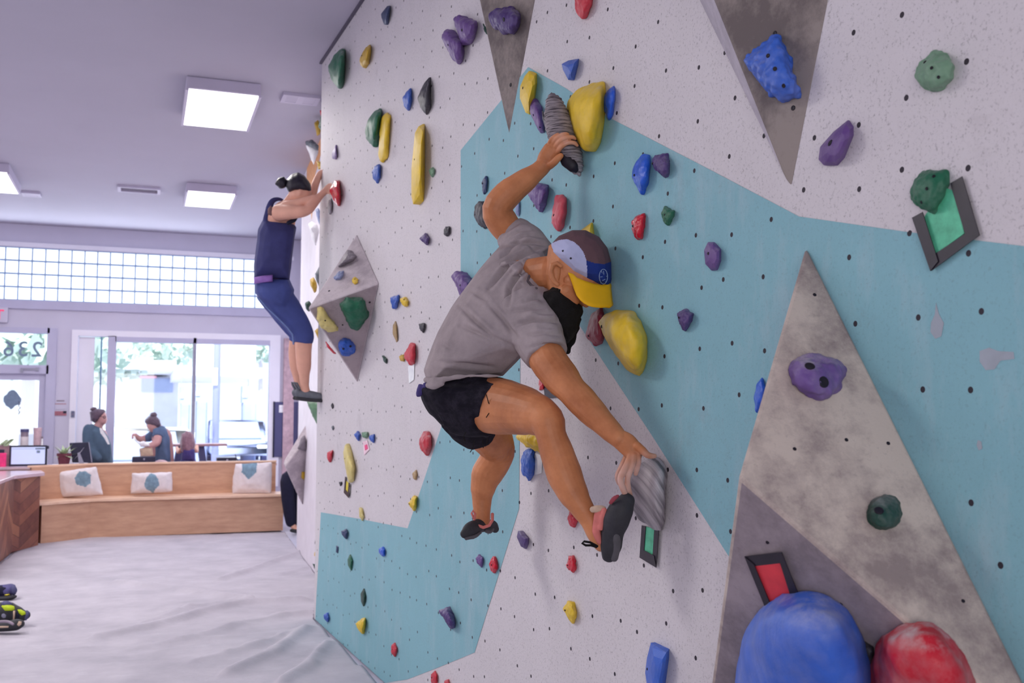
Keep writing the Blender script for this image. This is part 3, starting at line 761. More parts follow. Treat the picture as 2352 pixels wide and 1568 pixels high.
# monitor seen from behind
Y = yk + .28
t = empty('monitor', base_at(188, Y, zk), 'monitor seen from behind, dark, in front of the woman with glasses', 'monitor', 'counter monitors')
bm = bmesh.new(); q = [ony(x, y, Y) for x, y in ((159.5, 1017), (204, 1015), (211, 1062), (166, 1062))]; prism(bm, q, (0, .04, 0)); bevel(bm, .006, 1); obj('casing', bm, M['black_plastic'], t)
bm = bmesh.new(); prism(bm, [ony(x, y, Y - .03) for x, y in ((178, 1040), (183, 1038), (193, 1064), (181, 1064))], (0, .028, 0)); obj('stand', bm, M['metal_grey'], t)
bm = bmesh.new(); path_tube(bm, [ony(204, 1016, Y - .004), ony(211, 1061, Y - .004)], .006, 6); obj('edge_trim', bm, M['metal_grey'], t)
# potted plant
Y = yk + .2; p = base_at(147, Y, zk); r = .085
t = empty('potted_plant', p, 'small pale-leaved plant in a dark red pot on the counter', 'plant')
bm = bmesh.new(); lathe(bm, [(r * .7, 0), (r, .13), (r * 1.08, .13), (r * 1.08, .16), (r * .9, .16), (r * .85, .13)], p); obj('pot', bm, M['terracotta'], t)
bm = bmesh.new(); random.seed(3)
for i in range(26):
    a = random.uniform(0, 6.28); l = random.uniform(.08, .2); dr = Vector((math.cos(a) * .8, math.sin(a) * .8, random.uniform(-.3, 1.1))).normalized()
    s = p + Vector((0, 0, .14)); e = s + dr * l; sd = dr.cross(Vector((0, 0, 1))).normalized() * .022
    quad(bm, [s, s + dr * l * .5 + sd, e, s + dr * l * .5 - sd])
obj('leaves', bm, M['leaf'], t)
# canisters, bottle and other counter things
for x0, y0, x1, m, lab in ((47, 985, 67, 'taupe', 'dark-lidded taupe canister with a pale label behind the lit monitor'), (77, 982, 97, 'brick', 'plain rosy canister with a flat lid behind the lit monitor')):
    Y = yk + .42; a = ony(x0, y0, Y); b = ony(x1, y0, Y); rr = (b.x - a.x) / 2; p = Vector(((a.x + b.x) / 2, Y, zk)); hh_ = a.z - zk
    t = empty('canister', p, lab, 'canister', 'counter canisters')
    bm = bmesh.new(); lathe(bm, [(rr * .9, 0), (rr * .92, .01), (rr * .92, hh_ - .04)], p); obj('can_body', bm, M[m], t)
    bm = bmesh.new(); lathe(bm, [(rr, hh_ - .04), (rr, hh_ - .005), (rr * .95, hh_)], p); obj('lid', bm, M['slate_panel'] if m == 'taupe' else M['brick'], t)
    bm = bmesh.new(); lathe(bm, [(rr * .93, hh_ * .30), (rr * .94, hh_ * .31), (rr * .94, hh_ * .34), (rr * .93, hh_ * .35)] if m != 'taupe' else [(rr * .93, hh_ * .42), (rr * .945, hh_ * .43), (rr * .945, hh_ * .78), (rr * .93, hh_ * .79)], p); obj('label_band', bm, M['pillow'] if m == 'taupe' else M['taupe'], t)
Y = yk + .38; p = base_at(95, Y, zk); bm = bmesh.new(); zt = ony(95, 1005, Y).z - zk
lathe(bm, [(.028, 0), (.03, .02), (.03, zt * .6), (.012, zt * .75), (.011, zt * .97), (.006, zt)], p); t = tag(obj('bottle', bm, M['white_paper'], smooth=True), 'small white bottle in front of the rosy canister', 'bottle')
bm = bmesh.new(); lathe(bm, [(.013, zt * .97), (.013, zt * 1.04)], p); obj('bottle_cap', bm, M['taupe'], t)
# tray of brochures and pink holder
Y = yk + .16
bm = bmesh.new(); rect(bm, -6, 1040, 14, 1073, Y, .09); bevel(bm, .01); t = tag(obj('leaflet_holder', bm, M['pink']), 'bright pink leaflet holder at the counter end by the lit monitor', 'holder')
bm = bmesh.new(); rect(bm, -2, 1032, 10, 1045, Y + .03, .03); obj('leaflets', bm, M['black_plastic'], t)
bm = bmesh.new()
for a, b in (((2, 1022), (20, 1008)), ((8, 1022), (31, 1007)), ((14, 1024), (33, 1008))): prism(bm, [ony(a[0] - 6, a[1], yk + .3), ony(a[0] + 4, a[1], yk + .3), ony(b[0] + 1, b[1], yk + .3), ony(b[0] - 7, b[1] + 1, yk + .3)], (0, .02, 0))
t = tag(obj('greeting_card_stack', bm, M['leaf']), 'fan of pale green cards standing in a basket behind the pink holder', 'cards')
bm = bmesh.new(); rect(bm, -8, 1022, 24, 1072, yk + .33, .12); bevel(bm, .012); obj('basket', bm, M['timber'], t)
for x0, y0, x1, lab in ((303, 1048, 357, 'low black card terminal box in front of the woman pouring'), (498, 1050, 544, 'low black box with an angled stalk, on the counter near the upright cushion')):
    bm = bmesh.new(); rect(bm, x0, y0, x1, 1066, yk + .2, .2); bevel(bm, .012); t = tag(obj('till_box', bm, M['black_plastic']), lab, 'box', 'black boxes on the counter')
    bm = bmesh.new(); rect(bm, (x0 + x1) / 2 - 1, y0 + 4, (x0 + x1) / 2 + 3, y0 + 8, yk + .196, .004); obj('round_badge', bm, M['metal_grey'], t)
    if x0 > 400:
        bm = bmesh.new(); path_tube(bm, [ony(543, 1052, yk + .2), ony(548, 1060, yk + .2), ony(556, 1066, yk + .2)], .006, 6); path_tube(bm, [ony(543, 1052, yk + .2), ony(540, 1043, yk + .2)], .005, 6); obj('stalk', bm, M['black_plastic'], t)
bm = bmesh.new(); blob(bm, [(354, 1066), (356, 1059), (366, 1055), (378, 1056), (387, 1061), (389, 1067)], depth(ony(370, 1060, yk + .12)), .07); me = fuse(bm, .012, 2); tag(obj('bundled_cloth', me, M['brick'], smooth=True), 'rounded pale bundle peeking over the bench backrest', 'cloth')
# table by the window
Y = 15.58; zt = ony(460, 1019, Y).z
a, b = ony(384, 1020, Y), ony(521, 1020, Y)
t = empty('table', Vector(((a.x + b.x) / 2, Y, 0)), 'long timber table with splayed dark legs standing by the shop window', 'table')
bm = bmesh.new(); box(bm, (a.x, Y - .08, zt - .035), (b.x, Y + .36, zt)); bevel(bm, .006, 1); obj('tabletop', bm, M['timber'], t)
for x0, x1 in ((414, 398), (462, 478)):
    p = ony(x0, 1030, Y).x; q = ony(x1, 1030, Y).x
    for yy in (Y - .02, Y + .28):
        bm = bmesh.new(); prism(bm, [Vector((p - .045, yy, zt - .036)), Vector((p + .045, yy, zt - .036)), Vector((q + (q - p) * .6 + .04, yy, 0)), Vector((q + (q - p) * .6 - .04, yy, 0))], (0, .05, 0)); obj('leg', bm, M['slate_panel'], t)

# ------------------------------------------------------------------ climbing shoes lying on the mat
def lay(poly, tr, th=.012):
    """a thin raised patch that follows the surface under a photo outline"""
    cx = sum(p[0] for p in poly) / len(poly); cy = sum(p[1] for p in poly) / len(poly)
    zc = hit(tr, cx, cy); bm = bmesh.new(); pts = []
    for k in (1, .6, .25):
        for x, y in poly:
            X, Y = cx + (x - cx) * k, cy + (y - cy) * k
            z = hit(tr, X, Y, zc); pts.append(P(X, Y, z - th * (1.2 - k * .8))); pts.append(P(X, Y, z + th * 3))
    hull(bm, pts); return bm
def floor_shoe(stn, ratio, m, label, lift=.07):
    """stn: photo x, y and radius in pixels along the shoe; it lies on the mat"""
    z0 = depth(onz(stn[1][0], stn[1][1] + stn[1][2], .01))
    bm = bmesh.new(); limb(bm, [(x, y, r, z0) for x, y, r in stn], ratio, 20)
    o = tag(obj('climbing_shoe', fuse(bm, .006, 2), M[m], smooth=True), label, 'shoe', 'climbing shoes on the mat')
    return o, tree_of(o), z0
s1, t1, z1 = floor_shoe([(-40, 1360, 15), (-12, 1358, 14), (10, 1357, 15), (25, 1355, 15), (31, 1357, 9)], 1.1, 'shoe_violet', 'violet-grey climbing shoe lying behind the lime one on the mat')
obj('toe_rubber', lay([(27, 1341), (34, 1342), (39, 1352), (37, 1363), (31, 1369), (27, 1364), (25, 1352)], t1), M['slate_panel'], s1, True)
obj('heel_panel', lay([(-40, 1346), (6, 1344), (14, 1350), (12, 1366), (-10, 1369), (-40, 1369)], t1, .006), M['black_cloth'], s1, True)
bm = bmesh.new(); limb(bm, [(-40, 1374, 5, z1 - .05), (0, 1374, 5, z1 - .05), (24, 1372, 5, z1 - .05), (33, 1370, 4, z1 - .03)], 2.4, 12); obj('sole', bm, M['shoe_dark'], s1, True)
obj('yellow_tab', lay([(10, 1365), (22, 1363), (24, 1366), (18, 1369), (11, 1368)], t1, .02), M['card_yellow'], s1)
s2, t2, z2 = floor_shoe([(-30, 1410, 24), (0, 1408, 25), (18, 1405, 23), (36, 1408, 17), (52, 1413, 13), (62, 1412, 9)], 1.0, 'shoe_dark', 'lime and black climbing shoe with velcro straps lying upright on the mat')
obj('cuff', lay([(2, 1386), (8, 1380), (18, 1379), (26, 1383), (30, 1389), (20, 1389), (8, 1390)], t2, .015), M['slate_panel'], s2, True)
obj('upper_panel', lay([(3, 1392), (8, 1387), (22, 1387), (33, 1392), (34, 1399), (28, 1402), (11, 1402)], t2, .012), M['shoe_lime'], s2, True)
obj('toe_panel', lay([(40, 1399), (48, 1399), (58, 1404), (60, 1410), (50, 1413), (43, 1408)], t2, .012), M['shoe_lime'], s2, True)
obj('strap', lay([(30, 1402), (35, 1402), (35, 1412), (33, 1424), (29, 1424), (31, 1412)], t2, .02), M['shoe_beige'], s2, True)
obj('strap', lay([(36, 1403), (41, 1403), (44, 1414), (42, 1424), (36, 1420)], t2, .018), M['black_cloth'], s2, True)
obj('printed_badge', lay([(4, 1410), (9, 1408), (14, 1412), (13, 1418), (7, 1419), (3, 1415)], t2, .006), M['metal_grey'], s2)
obj('toe_cap', lay([(58, 1402), (63, 1401), (69, 1406), (66, 1416), (60, 1425), (56, 1421), (60, 1412)], t2, .012), M['slate_panel'], s2, True)
s3, t3, z3 = floor_shoe([(-30, 1439, 12), (0, 1438, 12), (20, 1437, 12), (38, 1434, 13), (48, 1432, 9)], 1.2, 'shoe_dark', 'dark climbing shoe with a tan toe patch, lying in front of the lime one')
obj('rand_stripe', lay([(-10, 1438), (5, 1437), (20, 1437), (19, 1441), (4, 1442), (-10, 1442)], t3, .008), M['shoe_beige'], s3)
obj('toe_patch', lay([(39, 1434), (43, 1426), (50, 1427), (49, 1434), (43, 1438)], t3, .010), M['shoe_beige'], s3, True)
bm = bmesh.new(); limb(bm, [(-30, 1430, 3, z3 - .10), (0, 1427, 3, z3 - .10), (18, 1427, 3, z3 - .10), (30, 1433, 3, z3 - .12)], 1, 10); obj('collar_rim', bm, M['taupe'], s3, True)

# ------------------------------------------------------------------ the street outside
G = -.12
bm = bmesh.new(); box(bm, (-40, YB + .3, G - .1), (60, 95, G)); structure(obj('street_ground', bm, M['o_road']))
def opx(x0, x1, Y): return ony(x0, 900, Y).x, ony(x1, 900, Y).x
def oz(y, Y, x=400): return ony(x, y, Y).z
def obox(bm, x0, y0, x1, y1, Y, d):
    a, b = ony(x0, y1, Y), ony(x1, y0, Y); box(bm, (a.x, Y, max(a.z, G)), (b.x, Y + d, b.z))
# grass verge
bm = bmesh.new(); a, b = opx(470, 640, 22); box(bm, (a, 20.5, G), (b + 4, 23, G + .04)); vg = obj('grass', bm, M['o_grass']); vg['kind'] = 'stuff'; vg['label'] = 'strip of green verge by the kerb'; vg['category'] = 'grass'
# filling station
Y = 46
st_ = empty('filling_station', ony(440, 950, Y), 'pale filling station with a white canopy across the street', 'building')
bm = bmesh.new(); obox(bm, 255, 866, 410, 1062, Y, 6); obj('shop_wall', bm, M['o_wall'], st_)
bm = bmesh.new(); obox(bm, 325, 869, 397, 900, Y - .1, .08); obj('shop_window', bm, M['o_window'], st_)
bm = bmesh.new(); obox(bm, 321, 863, 360, 868, Y - .14, .1); obj('red_fascia', bm, M['o_red'], st_)
bm = bmesh.new(); obox(bm, 240, 828, 405, 845, Y - 6, 10); obj('shop_roof', bm, M['o_white'], st_)
bm = bmesh.new(); obox(bm, 405, 845, 615, 862, Y - 9, 9); obj('canopy_fascia', bm, M['o_wall'], st_)
bm = bmesh.new(); obox(bm, 455, 786, 588, 845, Y - 8, 4); obj('sign_panel', bm, M['o_white'], st_)
bm = bmesh.new(); obox(bm, 508, 811, 542, 824, Y - 8.2, .1); obj('red_sign_mark', bm, M['o_red'], st_)
for x0, x1 in ((412, 418), (568, 573)):
    bm = bmesh.new(); obox(bm, x0, 858, x1, 1062, Y - 6, .5); obj('canopy_column', bm, M['o_wall'], st_)
def pump(x0, x1, y0, lab, Y=36):
    t = empty('fuel_pump', ony((x0 + x1) / 2, 960, Y), lab, 'fuel pump', 'fuel pumps across the street')
    bm = bmesh.new(); obox(bm, x0, y0 + 38, x1, 1062, Y, .8); bevel(bm, .05, 1); obj('pump_cabinet', bm, M['o_blue'], t)
    bm = bmesh.new(); obox(bm, x0, y0, x0 + (x1 - x0) * .45, y0 + 39, Y + .1, .6); obj('pump_head', bm, M['o_blue'], t)
    bm = bmesh.new(); obox(bm, x0 + 1, y0 + 16, x0 + (x1 - x0) * .35, y0 + 26, Y + .05, .04); obj('pump_display', bm, M['o_white'], t)
pump(449, 477, 882, 'pale blue fuel pump seen just past the window mullion')
pump(413, 437, 888, 'pale fuel pump seen between the mullion and the shop wall opposite')
pump(556, 590, 886, 'pale blue fuel pump nearest the brick strip of the window')
# red and white ice box / post near the station
bm = bmesh.new(); Y = 34; obox(bm, 277, 928, 287, 1062, Y, .5); bevel(bm, .05, 1); t = tag(obj('bollard', bm, M['o_red']), 'red post with a white top across the street', 'bollard')
bm = bmesh.new(); obox(bm, 277, 912, 285, 928, Y, .5); bevel(bm, .05, 1); obj('bollard_top', bm, M['o_white'], t)
# utility pole
Y = 26; p = ony(495, 1000, Y); r = depth(p) * 8.0 / F
bm = bmesh.new(); lathe(bm, [(r * 1.05, 0), (r, 4), (r * .85, 9)], Vector((p.x, Y, G)), 14); t = tag(obj('utility_pole', bm, M['o_pole'], smooth=True), 'thick blue-grey utility pole on the pavement outside', 'pole')
bm = bmesh.new(); obox(bm, 488, 845, 500, 884, Y - r - .06, .05); obj('pole_notice', bm, M['o_white'], t)
bm = bmesh.new(); obox(bm, 481, 975, 489, 1010, Y - .3, .2); bevel(bm, .03, 1); obj('meter_box', bm, M['o_pole'], t)
# parked cars
def car(xc_, Y, w, h, L, mat, lab):
    p = ony(xc_, 1000, Y); x = p.x
    t = empty('car', Vector((x, Y, G)), lab, 'car', 'cars outside')
    prof = [(0, .28), (0, .62), (.9, .78), (1.5, h), (L - 1.3, h), (L - .5, .85), (L, .7), (L, .28)]
    bm = bmesh.new(); prism(bm, [Vector((x - w / 2, Y + a, G + b)) for a, b in prof], (w, 0, 0)); bevel(bm, .08, 3); obj('bodywork', bm, M[mat], t, True)
    bm = bmesh.new(); prism(bm, [Vector((x - w / 2 + .18, Y + .93, G + .82)), Vector((x + w / 2 - .18, Y + .93, G + .82)), Vector((x + w / 2 - .26, Y + 1.42, G + h - .09)), Vector((x - w / 2 + .26, Y + 1.42, G + h - .09))], (0, -.05, .03)); obj('windscreen', bm, M['o_window'], t)
    for sx in (-1, 1):
        for yy in (.75, L - .8):
            bm = bmesh.new(); lathe(bm, [(.2, -.1), (.33, -.1), (.33, .1), (.2, .1)], Vector((x + sx * (w / 2 - .1), Y + yy, G + .33)), 18, Vector((1, 0, 0))); obj('wheel', bm, M['slate_panel'], t)
        bm = bmesh.new(); box(bm, (x + sx * w * .36 - .16, Y - .02, G + .52), (x + sx * w * .36 + .16, Y + .05, G + .64)); bevel(bm, .02, 1); obj('headlight', bm, M['o_white'], t)
car(322, 18.4, 1.75, 1.40, 4.2, 'o_car', 'white car parked nose-in right outside the window')
car(556, 34, 1.8, 1.45, 4.3, 'o_blue', 'pale blue car standing by the far fuel pump')
# trees and shrubs
def tree(x, y0, y1, Y, rx, lab, m='o_tree'):
    random.seed(int(x)); top, bot = ony(x, y0, Y), ony(x, y1, Y)
    t = empty('tree', Vector((top.x, Y, G)), lab, 'tree', 'trees across the street')
    bm = bmesh.new(); lathe(bm, [(.22, 0), (.16, bot.z - G + .5)], Vector((top.x, Y, G)), 10); obj('trunk', bm, M['o_trunk'], t)
    bm = bmesh.new(); cz = (top.z + bot.z) / 2; rz = (top.z - bot.z) / 2
    for i in range(800):
        d = Vector((random.gauss(0, 1), random.gauss(0, 1), random.gauss(0, 1))).normalized() * random.uniform(.5, 1.05)
        c = Vector((top.x + d.x * rx, Y + d.y * rx, cz + d.z * rz)); a = Vector((random.gauss(0, 1), random.gauss(0, 1), random.gauss(0, 1))).normalized(); b = a.orthogonal(); k = random.uniform(.16, .34)
        quad(bm, [c - a * k, c + b * k * .6, c + a * k, c - b * k * .6])
    obj('crown', bm, M[m], t)
tree(300, 770, 838, 52, 3.2, 'pale leafy tree above the filling station roof, nearer the door')
tree(385, 762, 834, 66, 4.2, 'broad pale tree above the filling station roof, nearer the mullion')
tree(70, 740, 860, 30, 2.6, 'leafy tree seen through the glass over the door')
tree(205, 780, 880, 42, 2.2, 'thin tree seen through the narrow side pane of the window')
tree(600, 788, 830, 80, 2.6, 'small bluish tree beyond the canopy sign')
# ------------------------------------------------------------------ plywood volumes on the wall
def volume(verts, mat, label, holes=(), side=None, side_mat=None):
    """verts: (photo x, photo y, distance off the wall)"""
    pts = [wa(x, y, o) for x, y, o in verts]
    bm = bmesh.new(); hull(bm, pts); bmesh.ops.recalc_face_normals(bm, faces=bm.faces)
    tree_ = BVHTree.FromBMesh(bm)
    if side:                                                    # one face takes a second tone; on lower faces this is painted shade
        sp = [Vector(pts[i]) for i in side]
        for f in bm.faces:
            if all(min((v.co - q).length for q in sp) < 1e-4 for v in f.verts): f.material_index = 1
    bevel(bm, .008, 2)
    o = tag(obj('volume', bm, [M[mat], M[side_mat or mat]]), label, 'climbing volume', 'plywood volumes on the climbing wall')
    bolts(o, tree_, holes, 4.5)
    return o
def bolts(par, tree_, holes, rpx=None):
    for h in holes:
        x, y = h[0], h[1]
        d = ray(x, y).normalized()
        loc, nor, idx, dist = tree_.ray_cast(C, d)
        if loc is None: continue
        if nor.dot(d) > 0: nor = -nor
        r = (h[2] if len(h) > 2 else (rpx or 4)) * depth(loc) / F
        bm = bmesh.new()
        lathe(bm, [(r * .9, -.006), (r, .001), (r * .8, .0022), (r * .55, .0012)], loc, 14, nor)
        obj('bolt_hole', bm, M['bolt'], par, True)
    return par
V3v = [(1852, 563, 0), (2437, 1735, 0), (1597, 1860, 0), (1697, 1095, .40)]
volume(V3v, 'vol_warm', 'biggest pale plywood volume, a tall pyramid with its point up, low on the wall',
       [(1871, 677), (1944, 1010), (1825, 1031), (2040, 1018), (1763, 1245), (1932, 1387), (2212, 1380)], (1, 2, 3), 'vol_low_shade')
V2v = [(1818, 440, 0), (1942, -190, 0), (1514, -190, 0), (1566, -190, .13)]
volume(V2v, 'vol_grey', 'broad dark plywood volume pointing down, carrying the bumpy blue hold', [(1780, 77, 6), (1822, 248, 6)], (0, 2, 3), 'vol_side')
V1v = [(1170, 317, 0), (1262, -170, 0), (1098, -170, 0), (1064, -170, .10)]
volume(V1v, 'vol_grey', 'slender plywood volume pointing down above the teal peak', [(1173, 195)])
DT, DR, DBm, DL, DA = (820, 537, 0), (871, 650, 0), (821, 879, 0), (757, 700, 0), (708, 708, .40)
diamond = volume([DT, DR, DBm, DL, DA], 'vol_pale', 'diamond-shaped plywood volume beside the climbing woman, dotted with small holds', [(756, 668, 2.5), (849, 694, 2.5), (787, 746, 2)], (1, 2, 4), 'vol_dlow_shade')
# the volume at the far end of the wall
bm = bmesh.new()
hull(bm, [P(716, 952, 10.9), P(650, 1062, 10.6), P(694, 1160, 10.9), P(722, 1140, 11.2), P(724, 960, 11.3), P(719, 990, 10.75), P(655, 1070, 10.55)])
ftree = BVHTree.FromBMesh(bm); bevel(bm, .012, 2)
farvol = tag(obj('volume', bm, M['vol_pale']), 'far pale plywood volume beside the bench end', 'climbing volume', 'plywood volumes on the climbing wall')

# ------------------------------------------------------------------ holds
def plane_of(a, b, c):
    n = (b - a).cross(c - a).normalized()
    if n.dot(a - C) > 0: n = -n
    return (a, n)
def VP(v): return wa(*v)
PL_D_UP, PL_D_LO = plane_of(VP(DT), VP(DR), VP(DA)), plane_of(VP(DR), VP(DA), VP(DBm))
PL_V3U, PL_V3L = plane_of(VP(V3v[0]), VP(V3v[3]), VP(V3v[1])), plane_of(VP(V3v[3]), VP(V3v[1]), VP(V3v[2]))
PL_V2 = plane_of(VP(V2v[0]), VP(V2v[1]), VP(V2v[3]))
PL_V1 = plane_of(VP(V1v[0]), VP(V1v[1]), VP(V1v[3]))
GROUPS = dict(purple='purple climbing holds', blue='blue climbing holds', green='green climbing holds', yellow='yellow climbing holds', red='red climbing holds', black='dark climbing holds', grey='grey climbing holds')
def hold(label, col, grp, poly, holes=(), style='smooth', k=.6, plane=WA, lift=None, rough=.012, rpx=3.2, name='climbing_hold', dep=None, thick=None, bumpy=0):
    cx = sum(p[0] for p in poly) / len(poly); cy = sum(p[1] for p in poly) / len(poly)
    g = 1.05 if style == 'smooth' else 1.01
    poly = [(cx + (x - cx) * g, cy + (y - cy) * g) for x, y in poly]
    xs = [p[0] for p in poly]; xl, xr = min(xs), max(xs)
    bm = bmesh.new(); pts = []
    if dep is None:
        A, n = plane
        pc = on(cx, cy, A, n); Z = depth(pc); wm = (xr - xl) * Z / F; hm = (max(p[1] for p in poly) - min(p[1] for p in poly)) * Z / F
        graz = abs(ray(cx, cy).normalized().dot(n)); pr = k * min(wm * 1.0, hm * 1.1)
        lf = (max(.08, .95 - 1.15 * graz)) if lift is None else lift
        def t_of(x): return pr * (.05 + lf * ((xr - x) / (xr - xl)) ** .8)
        for x, y in poly:
            c = on(x, y, A + n * t_of(x), n); pts.append(c); pts.append(c - n * (t_of(x) + .002))
        for s, f in ((.82, .62), (.5, .92), (.2, 1.0)):
            for x, y in poly:
                X, Y = cx + (x - cx) * s, cy + (y - cy) * s
                t = max(t_of(X), pr * f); pts.append(on(X, Y, A + n * t, n))
    else:                                                       # holds on faces that turn away from the camera
        Z = dep; wm = (xr - xl) * Z / F; hm = wm; th = thick or .06
        for s, f in ((1, 0), (.8, .6), (.45, 1)):
            for x, y in poly:
                X, Y = cx + (x - cx) * s, cy + (y - cy) * s; pts.append(P(X, Y, Z - th * f)); pts.append(P(X, Y, Z + th * f * .8))
    hull(bm, pts); bmesh.ops.recalc_face_normals(bm, faces=bm.faces)
    tree_ = BVHTree.FromBMesh(bm)
    size = max(wm, (max(p[1] for p in poly) - min(p[1] for p in poly)) * Z / F)
    mat = col if not isinstance(col, str) else M['h_' + col]
    if style == 'facet':
        bevel(bm, size * .012, 1); o = obj(name, bm, mat)
    else:
        vx = max(size / 30, .0022)
        me = fuse(bm, vx, 4); s0 = random.random() * 50
        a = min(rough, .06 * wm + .002)
        displace(me, lambda p: a * (noise.noise(p * (3.2 / size) + Vector((s0, 0, 0))) * .8 + .4 * noise.noise(p * (9 / size))))
        if bumpy: displace(me, lambda p: bumpy * max(0, .55 - noise.voronoi(p * 42)[0][0]))
        me.update(); tree_ = BVHTree.FromPolygons([v.co[:] for v in me.vertices], [f.vertices[:] for f in me.polygons])
        o = obj(name, me, mat, smooth=True)
    tag(o, label, 'climbing hold', GROUPS.get(grp, grp))
    bolts(o, tree_, holes, rpx)
    return o
fr = dict(lift=.10)
# --- upper part of the white panel
hold('dark blue pointed hold, topmost on the white panel', 'navy', 'blue', [(875, 32), (889, 14), (896, 13), (896, 23), (887, 56), (882, 56), (876, 40)], style='facet')
hold('large dark green hold high beside the ceiling edge trim', 'green', 'green', [(785, 113), (791, 116), (788, 166), (783, 191), (777, 201), (763, 188), (752, 153), (768, 128)], rough=.02)
hold('pale yellow pointed hold near the top of the white panel', 'gold', 'yellow', [(848, 103), (851, 106), (847, 128), (843, 147), (831, 155), (825, 140), (828, 130), (838, 111)], [(831, 128, 1.8)])
hold('purple fin hold, upper of the touching pair', 'purple', 'purple', [(1052, 35), (1080, 45), (1093, 48), (1093, 64), (1087, 83), (1074, 99), (1061, 99), (1050, 74), (1042, 43)], [(1061, 69)])
hold('purple bent hold, lower of the touching pair', 'purple', 'purple', [(1023, 68), (1031, 69), (1042, 87), (1063, 97), (1063, 119), (1057, 140), (1049, 147), (1027, 115), (1014, 89), (1014, 79)], [(1029, 103, 2.5)])
hold('big purple block with a central pocket on the slender volume', 'violet', 'purple', [(1123, 36), (1138, 19), (1178, 17), (1193, 36), (1191, 62), (1178, 78), (1155, 78), (1133, 62)], [(1157, 45, 5)], plane=PL_V1, k=.45, **fr)
hold('slim dark green chip tucked against the slender volume edge', 'dkgreen', 'green', [(1109, 54), (1115, 62), (1119, 80), (1112, 72)], k=.3)
hold('blue drop hold beside the black striped one', 'blue', 'blue', [(942, 203), (945, 213), (943, 240), (936, 254), (928, 244), (923, 225), (931, 213)])
hold('black striped leaf-shaped hold on the white panel', 'black', 'black', [(987, 179), (988, 191), (988, 244), (977, 263), (963, 244), (959, 225), (965, 206), (976, 189)], rough=.02)
hold('chalky green hold touching the long yellow bar', 'green', 'green', [(871, 249), (875, 253), (870, 298), (862, 326), (858, 336), (843, 321), (839, 303), (845, 274), (858, 258)], rough=.02)
hold('long yellow bar hold with a bolt, beside the chalky green hold', 'yellow', 'yellow', [(887, 259), (896, 264), (893, 297), (887, 361), (874, 372), (868, 359), (870, 301), (876, 268)], [(872, 315, 2.2)], k=.5)
hold('tallest slim yellow hold, alone left of the teal band corner', 'yellow', 'yellow', [(972, 285), (974, 289), (973, 365), (970, 437), (965, 461), (949, 468), (945, 450), (945, 386), (953, 306), (961, 291)], [(952, 366, 2)], style='facet', k=.9)
hold('blue oval hold directly under the long yellow bar', 'blue', 'blue', [(870, 377), (873, 380), (872, 408), (864, 420), (856, 408), (854, 395), (860, 382)], [(856, 396, 2)])
hold('small pale purple drop hold above the climbing woman\'s hand', 'lilac', 'purple', [(771, 333), (773, 344), (774, 359), (770, 366), (763, 363), (762, 353), (768, 344)])
hold('little pale green chip right of the tallest yellow hold', 'sage', 'green', [(993, 384), (998, 388), (997, 399), (992, 406), (987, 399), (985, 390)])
hold('small purple three-lobed hold at mid height of the white panel', 'violet', 'purple', [(977, 536), (985, 546), (982, 560), (979, 563), (974, 556), (963, 547), (973, 544)])
hold('small square dark hold beside the purple three-lobed one', 'black', 'black', [(1023, 521), (1033, 520), (1033, 537), (1026, 543), (1019, 537), (1019, 527)])
# --- teal band, upper
hold('small navy hold left of the climbing man\'s raised forearm', 'navy', 'blue', [(1114, 403), (1119, 405), (1120, 418), (1117, 442), (1111, 445), (1107, 437), (1106, 420), (1110, 410)], [(1108, 421, 2)])
hold('black faceted hold half behind the man\'s raised elbow', 'black', 'black', [(1098, 463), (1110, 464), (1118, 490), (1120, 522), (1112, 524), (1097, 514), (1089, 495), (1091, 475)], [(1091, 493, 2.5)])
hold('pale blue hold glimpsed inside the bend of the man\'s raised arm', 'palblue', 'blue', [(1182, 452), (1190, 446), (1194, 470), (1192, 497), (1183, 490)])
hold('bright yellow angular hold at the teal peak', 'yellow', 'yellow', [(1215, 163), (1230, 168), (1232, 190), (1222, 230), (1215, 262), (1207, 258), (1194, 225), (1195, 198), (1205, 175)], [(1201, 202, 3)], style='facet', k=.7)
hold('long slanted purple hold pressed against the ridged grey horn', 'purple', 'purple', [(1212, 232), (1226, 226), (1239, 245), (1250, 290), (1248, 304), (1239, 306), (1226, 273), (1213, 245)], [(1225, 264, 2.5), (1240, 292, 2.2)])
hold('huge yellow dome hold above the man\'s raised hand', 'yellow', 'yellow', [(1384, 190), (1386, 214), (1381, 273), (1370, 325), (1356, 345), (1339, 342), (1319, 314), (1305, 276), (1300, 256), (1307, 228), (1325, 208), (1356, 194)], [(1305, 256, 4)], k=.62, rough=.006)
hold('glossy blue pointed hold touching the huge yellow dome', 'blueshiny', 'blue', [(1408, 197), (1413, 204), (1413, 232), (1405, 263), (1396, 276), (1386, 254), (1382, 228), (1394, 208)], [(1383, 232, 2.5)])
hold('small blue triangle hold above the teal band', 'blue', 'blue', [(1328, 135), (1325, 150), (1313, 183), (1305, 183), (1293, 160), (1290, 147), (1305, 139)], style='facet')
hold('red hold cut by the top of the picture', 'red', 'red', [(1318, -14), (1340, -30), (1357, -10), (1358, 6), (1354, 18), (1340, 43), (1328, 38), (1320, 15)])
hold('glossy blue teardrop hold on the teal band beside the knobbly purple one', 'blueshiny', 'blue', [(1474, 356), (1489, 357), (1493, 383), (1489, 414), (1474, 445), (1463, 431), (1451, 407), (1456, 383)], [(1457, 402, 3)])
hold('knobbly purple hold beside the glossy blue teardrop', 'violet', 'purple', [(1503, 357), (1530, 354), (1537, 375), (1535, 400), (1525, 408), (1510, 395), (1496, 375)], [(1499, 375, 2.5)], rough=.02)
